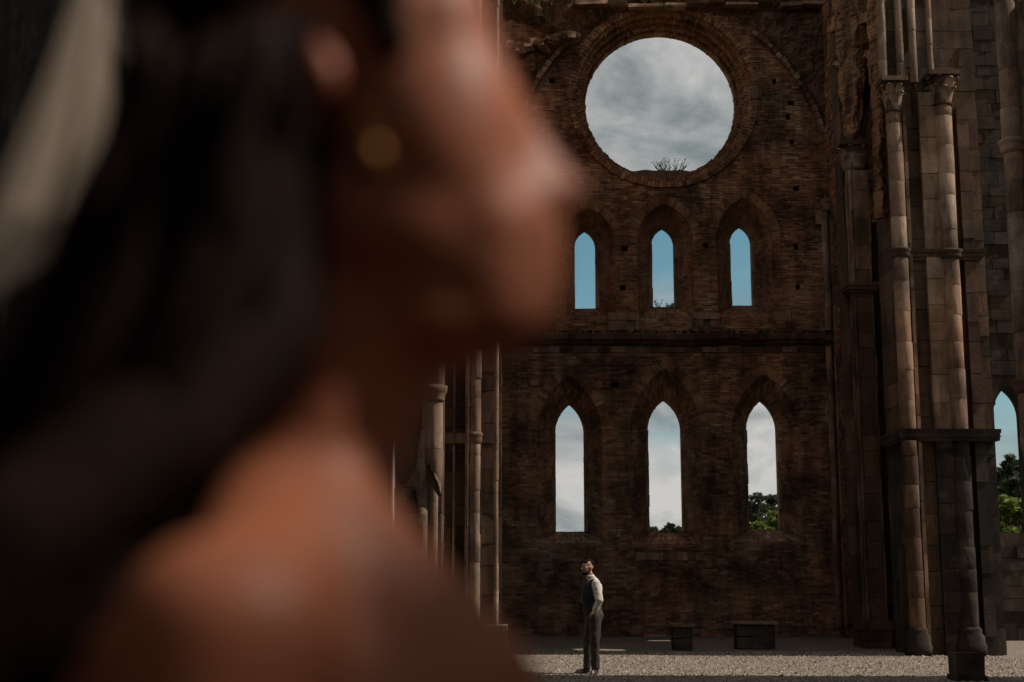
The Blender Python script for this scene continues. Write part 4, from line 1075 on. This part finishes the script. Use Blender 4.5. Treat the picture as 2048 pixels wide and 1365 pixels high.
# hair: mass over the skull and down the back, with separate locks
def groove(co):
    q = noise.noise((co.x * 22 + co.z * 9, co.y * 60, co.z * 5)); return co + Vector((q, q, 0)) * .004
blob('hair', [e_(560, 20, 345, 300, .087, .012), e_(700, -40, 210, 200, .075, .01), e_(760, 20, 115, 215, .083, 0.0), e_(800, 150, 60, 100, .070, 0.0), c_(500, 200, 265, 480, 480, 235, .01, .0), c_(480, 480, 235, 370, 760, 225, 0, -.01), c_(370, 760, 225, 190, 1060, 205, -.01, -.03), c_(190, 1060, 205, 20, 1420, 200, -.03, -.02),
              c_(560, 420, 130, 540, 700, 120, -.03, -.05), c_(540, 700, 120, 400, 900, 130, -.05, -.085), c_(400, 900, 130, 200, 1090, 120, -.085, -.12), c_(200, 1090, 120, 20, 1330, 140, -.12, -.12)], .006, M['hair_dark'], woman, 5, groove)
rl = random.Random(77)
for k in range(26):
    dx = rl.uniform(-150, 150); dy = rl.uniform(-.10, -.055); b = MB(); pts = []; rad = []
    for j, (px, py) in enumerate(((520, 180), (470, 420), (390, 680), (270, 900), (120, 1130), (20, 1400))):
        pts.append(hp(px + dx * (1 + .1 * j) + rl.gauss(0, 14), py + rl.gauss(0, 20), dy + .02 * math.sin(j + k))); rad.append((.006, .011, .012, .011, .009, .004)[j])
    b.tube(bez(pts, 12), [rad[min(5, int(i * 5 / 12))] for i in range(13)], 7); b.build('hair_lock', M['hair_dark'], woman, True)
eb_ = MB()
eb_.tube([hp(1010, 232, -.026), hp(985, 244, -.036), hp(950, 240, -.046)], [.0012, .0022, .0012], 6); eb_.build('eyelashes', M['hair_dark'], woman)
# earring
b = MB(); ex, ez = at(745, 318, YH - .085).x, at(745, 318, YH - .085).z; ey = YH - .085
b.lathe([(.001, ez - .010), (.005, ez - .008), (.008, ez), (.005, ez + .007), (.002, ez + .010)], ex, ey, 14)
b.tube([(ex, ey, ez + .012), (ex - .004, ey, ez + .022), (ex - .012, ey + .002, ez + .030)], 0.0008, 6)
m, N_, L_, bs_ = mat('gold', .3); bs_.inputs['Roughness'].default_value = .5; bs_.inputs['Base Color'].default_value = (.10, .042, .010, 1); bs_.inputs['Metallic'].default_value = 1.0
b.build('earring', m, woman, True)
# veil
def veil_mat():
    m, N, L, b = mat('tulle', .9); b.inputs['Base Color'].default_value = (.54, .42, .32, 1)
    t = N.new('ShaderNodeBsdfTranslucent'); t.inputs[0].default_value = (.50, .39, .30, 1)
    tr = N.new('ShaderNodeBsdfTransparent'); a = N.new('ShaderNodeMixShader'); a.inputs[0].default_value = .5; c = N.new('ShaderNodeMixShader'); c.inputs[0].default_value = .36
    L.new(b.outputs[0], a.inputs[1]); L.new(t.outputs[0], a.inputs[2]); L.new(a.outputs[0], c.inputs[1]); L.new(tr.outputs[0], c.inputs[2]); L.new(c.outputs[0], N['Material Output'].inputs[0])
    return m
b = MB(); rows = [(-260, 230, 330), (-100, 175, 270), (0, 148, 222), (150, 95, 222), (330, 20, 236), (430, -20, 226), (500, -55, 130), (570, -100, 20), (700, -260, -120)]
nr, ncol = 40, 26
def lerp_rows(t):
    f = t * (len(rows) - 1); i = min(int(f), len(rows) - 2); f -= i
    return [a + (c - a) * f for a, c in zip(rows[i], rows[i + 1])]
for j in range(nr + 1):
    py, xl, xr = lerp_rows(j / nr)
    for i in range(ncol + 1):
        t = i / ncol; d = .07 * t - .02 + .004 * math.sin(t * 13 + j * .12) + .002 * math.sin(t * 31 + j * .3)
        b.v.append(hq((xl - 512) * 1.0 + 512 + (xr - xl) * t, py, .15 + d))
for j in range(nr):
    for i in range(ncol):
        a = j * (ncol + 1) + i; b.f.append((a, a + 1, a + ncol + 2, a + ncol + 1))
b.build('veil', veil_mat(), woman, True)
# dress below the frame
M['dress'] = plain('white_dress', (.68, .62, .56), .8, .15, 20, .2, .4)
dr = MB(); zt = zsh - .2; cx_ = xs_ + .03
prof = [(.150, zt), (.152, zt - .06), (.125, zt - .22), (.155, zt - .38), (.21, zt - .6), (.30, .35), (.38, .02)]
nn = 48
for r_, z_ in prof:
    for i in range(nn):
        a = 2 * math.pi * i / nn; rr_ = r_ * (1 + .05 * math.sin(a * 9) * max(0, (zt - z_) - .3)); dr.v.append((cx_ + rr_ * math.cos(a) * .92, YH + rr_ * math.sin(a) * 1.05, z_))
for k in range(len(prof) - 1):
    for i in range(nn):
        a, c = k * nn + i, k * nn + (i + 1) % nn; dr.f.append((a + nn, c + nn, c, a))
dr.build('dress', M['dress'], woman, True)
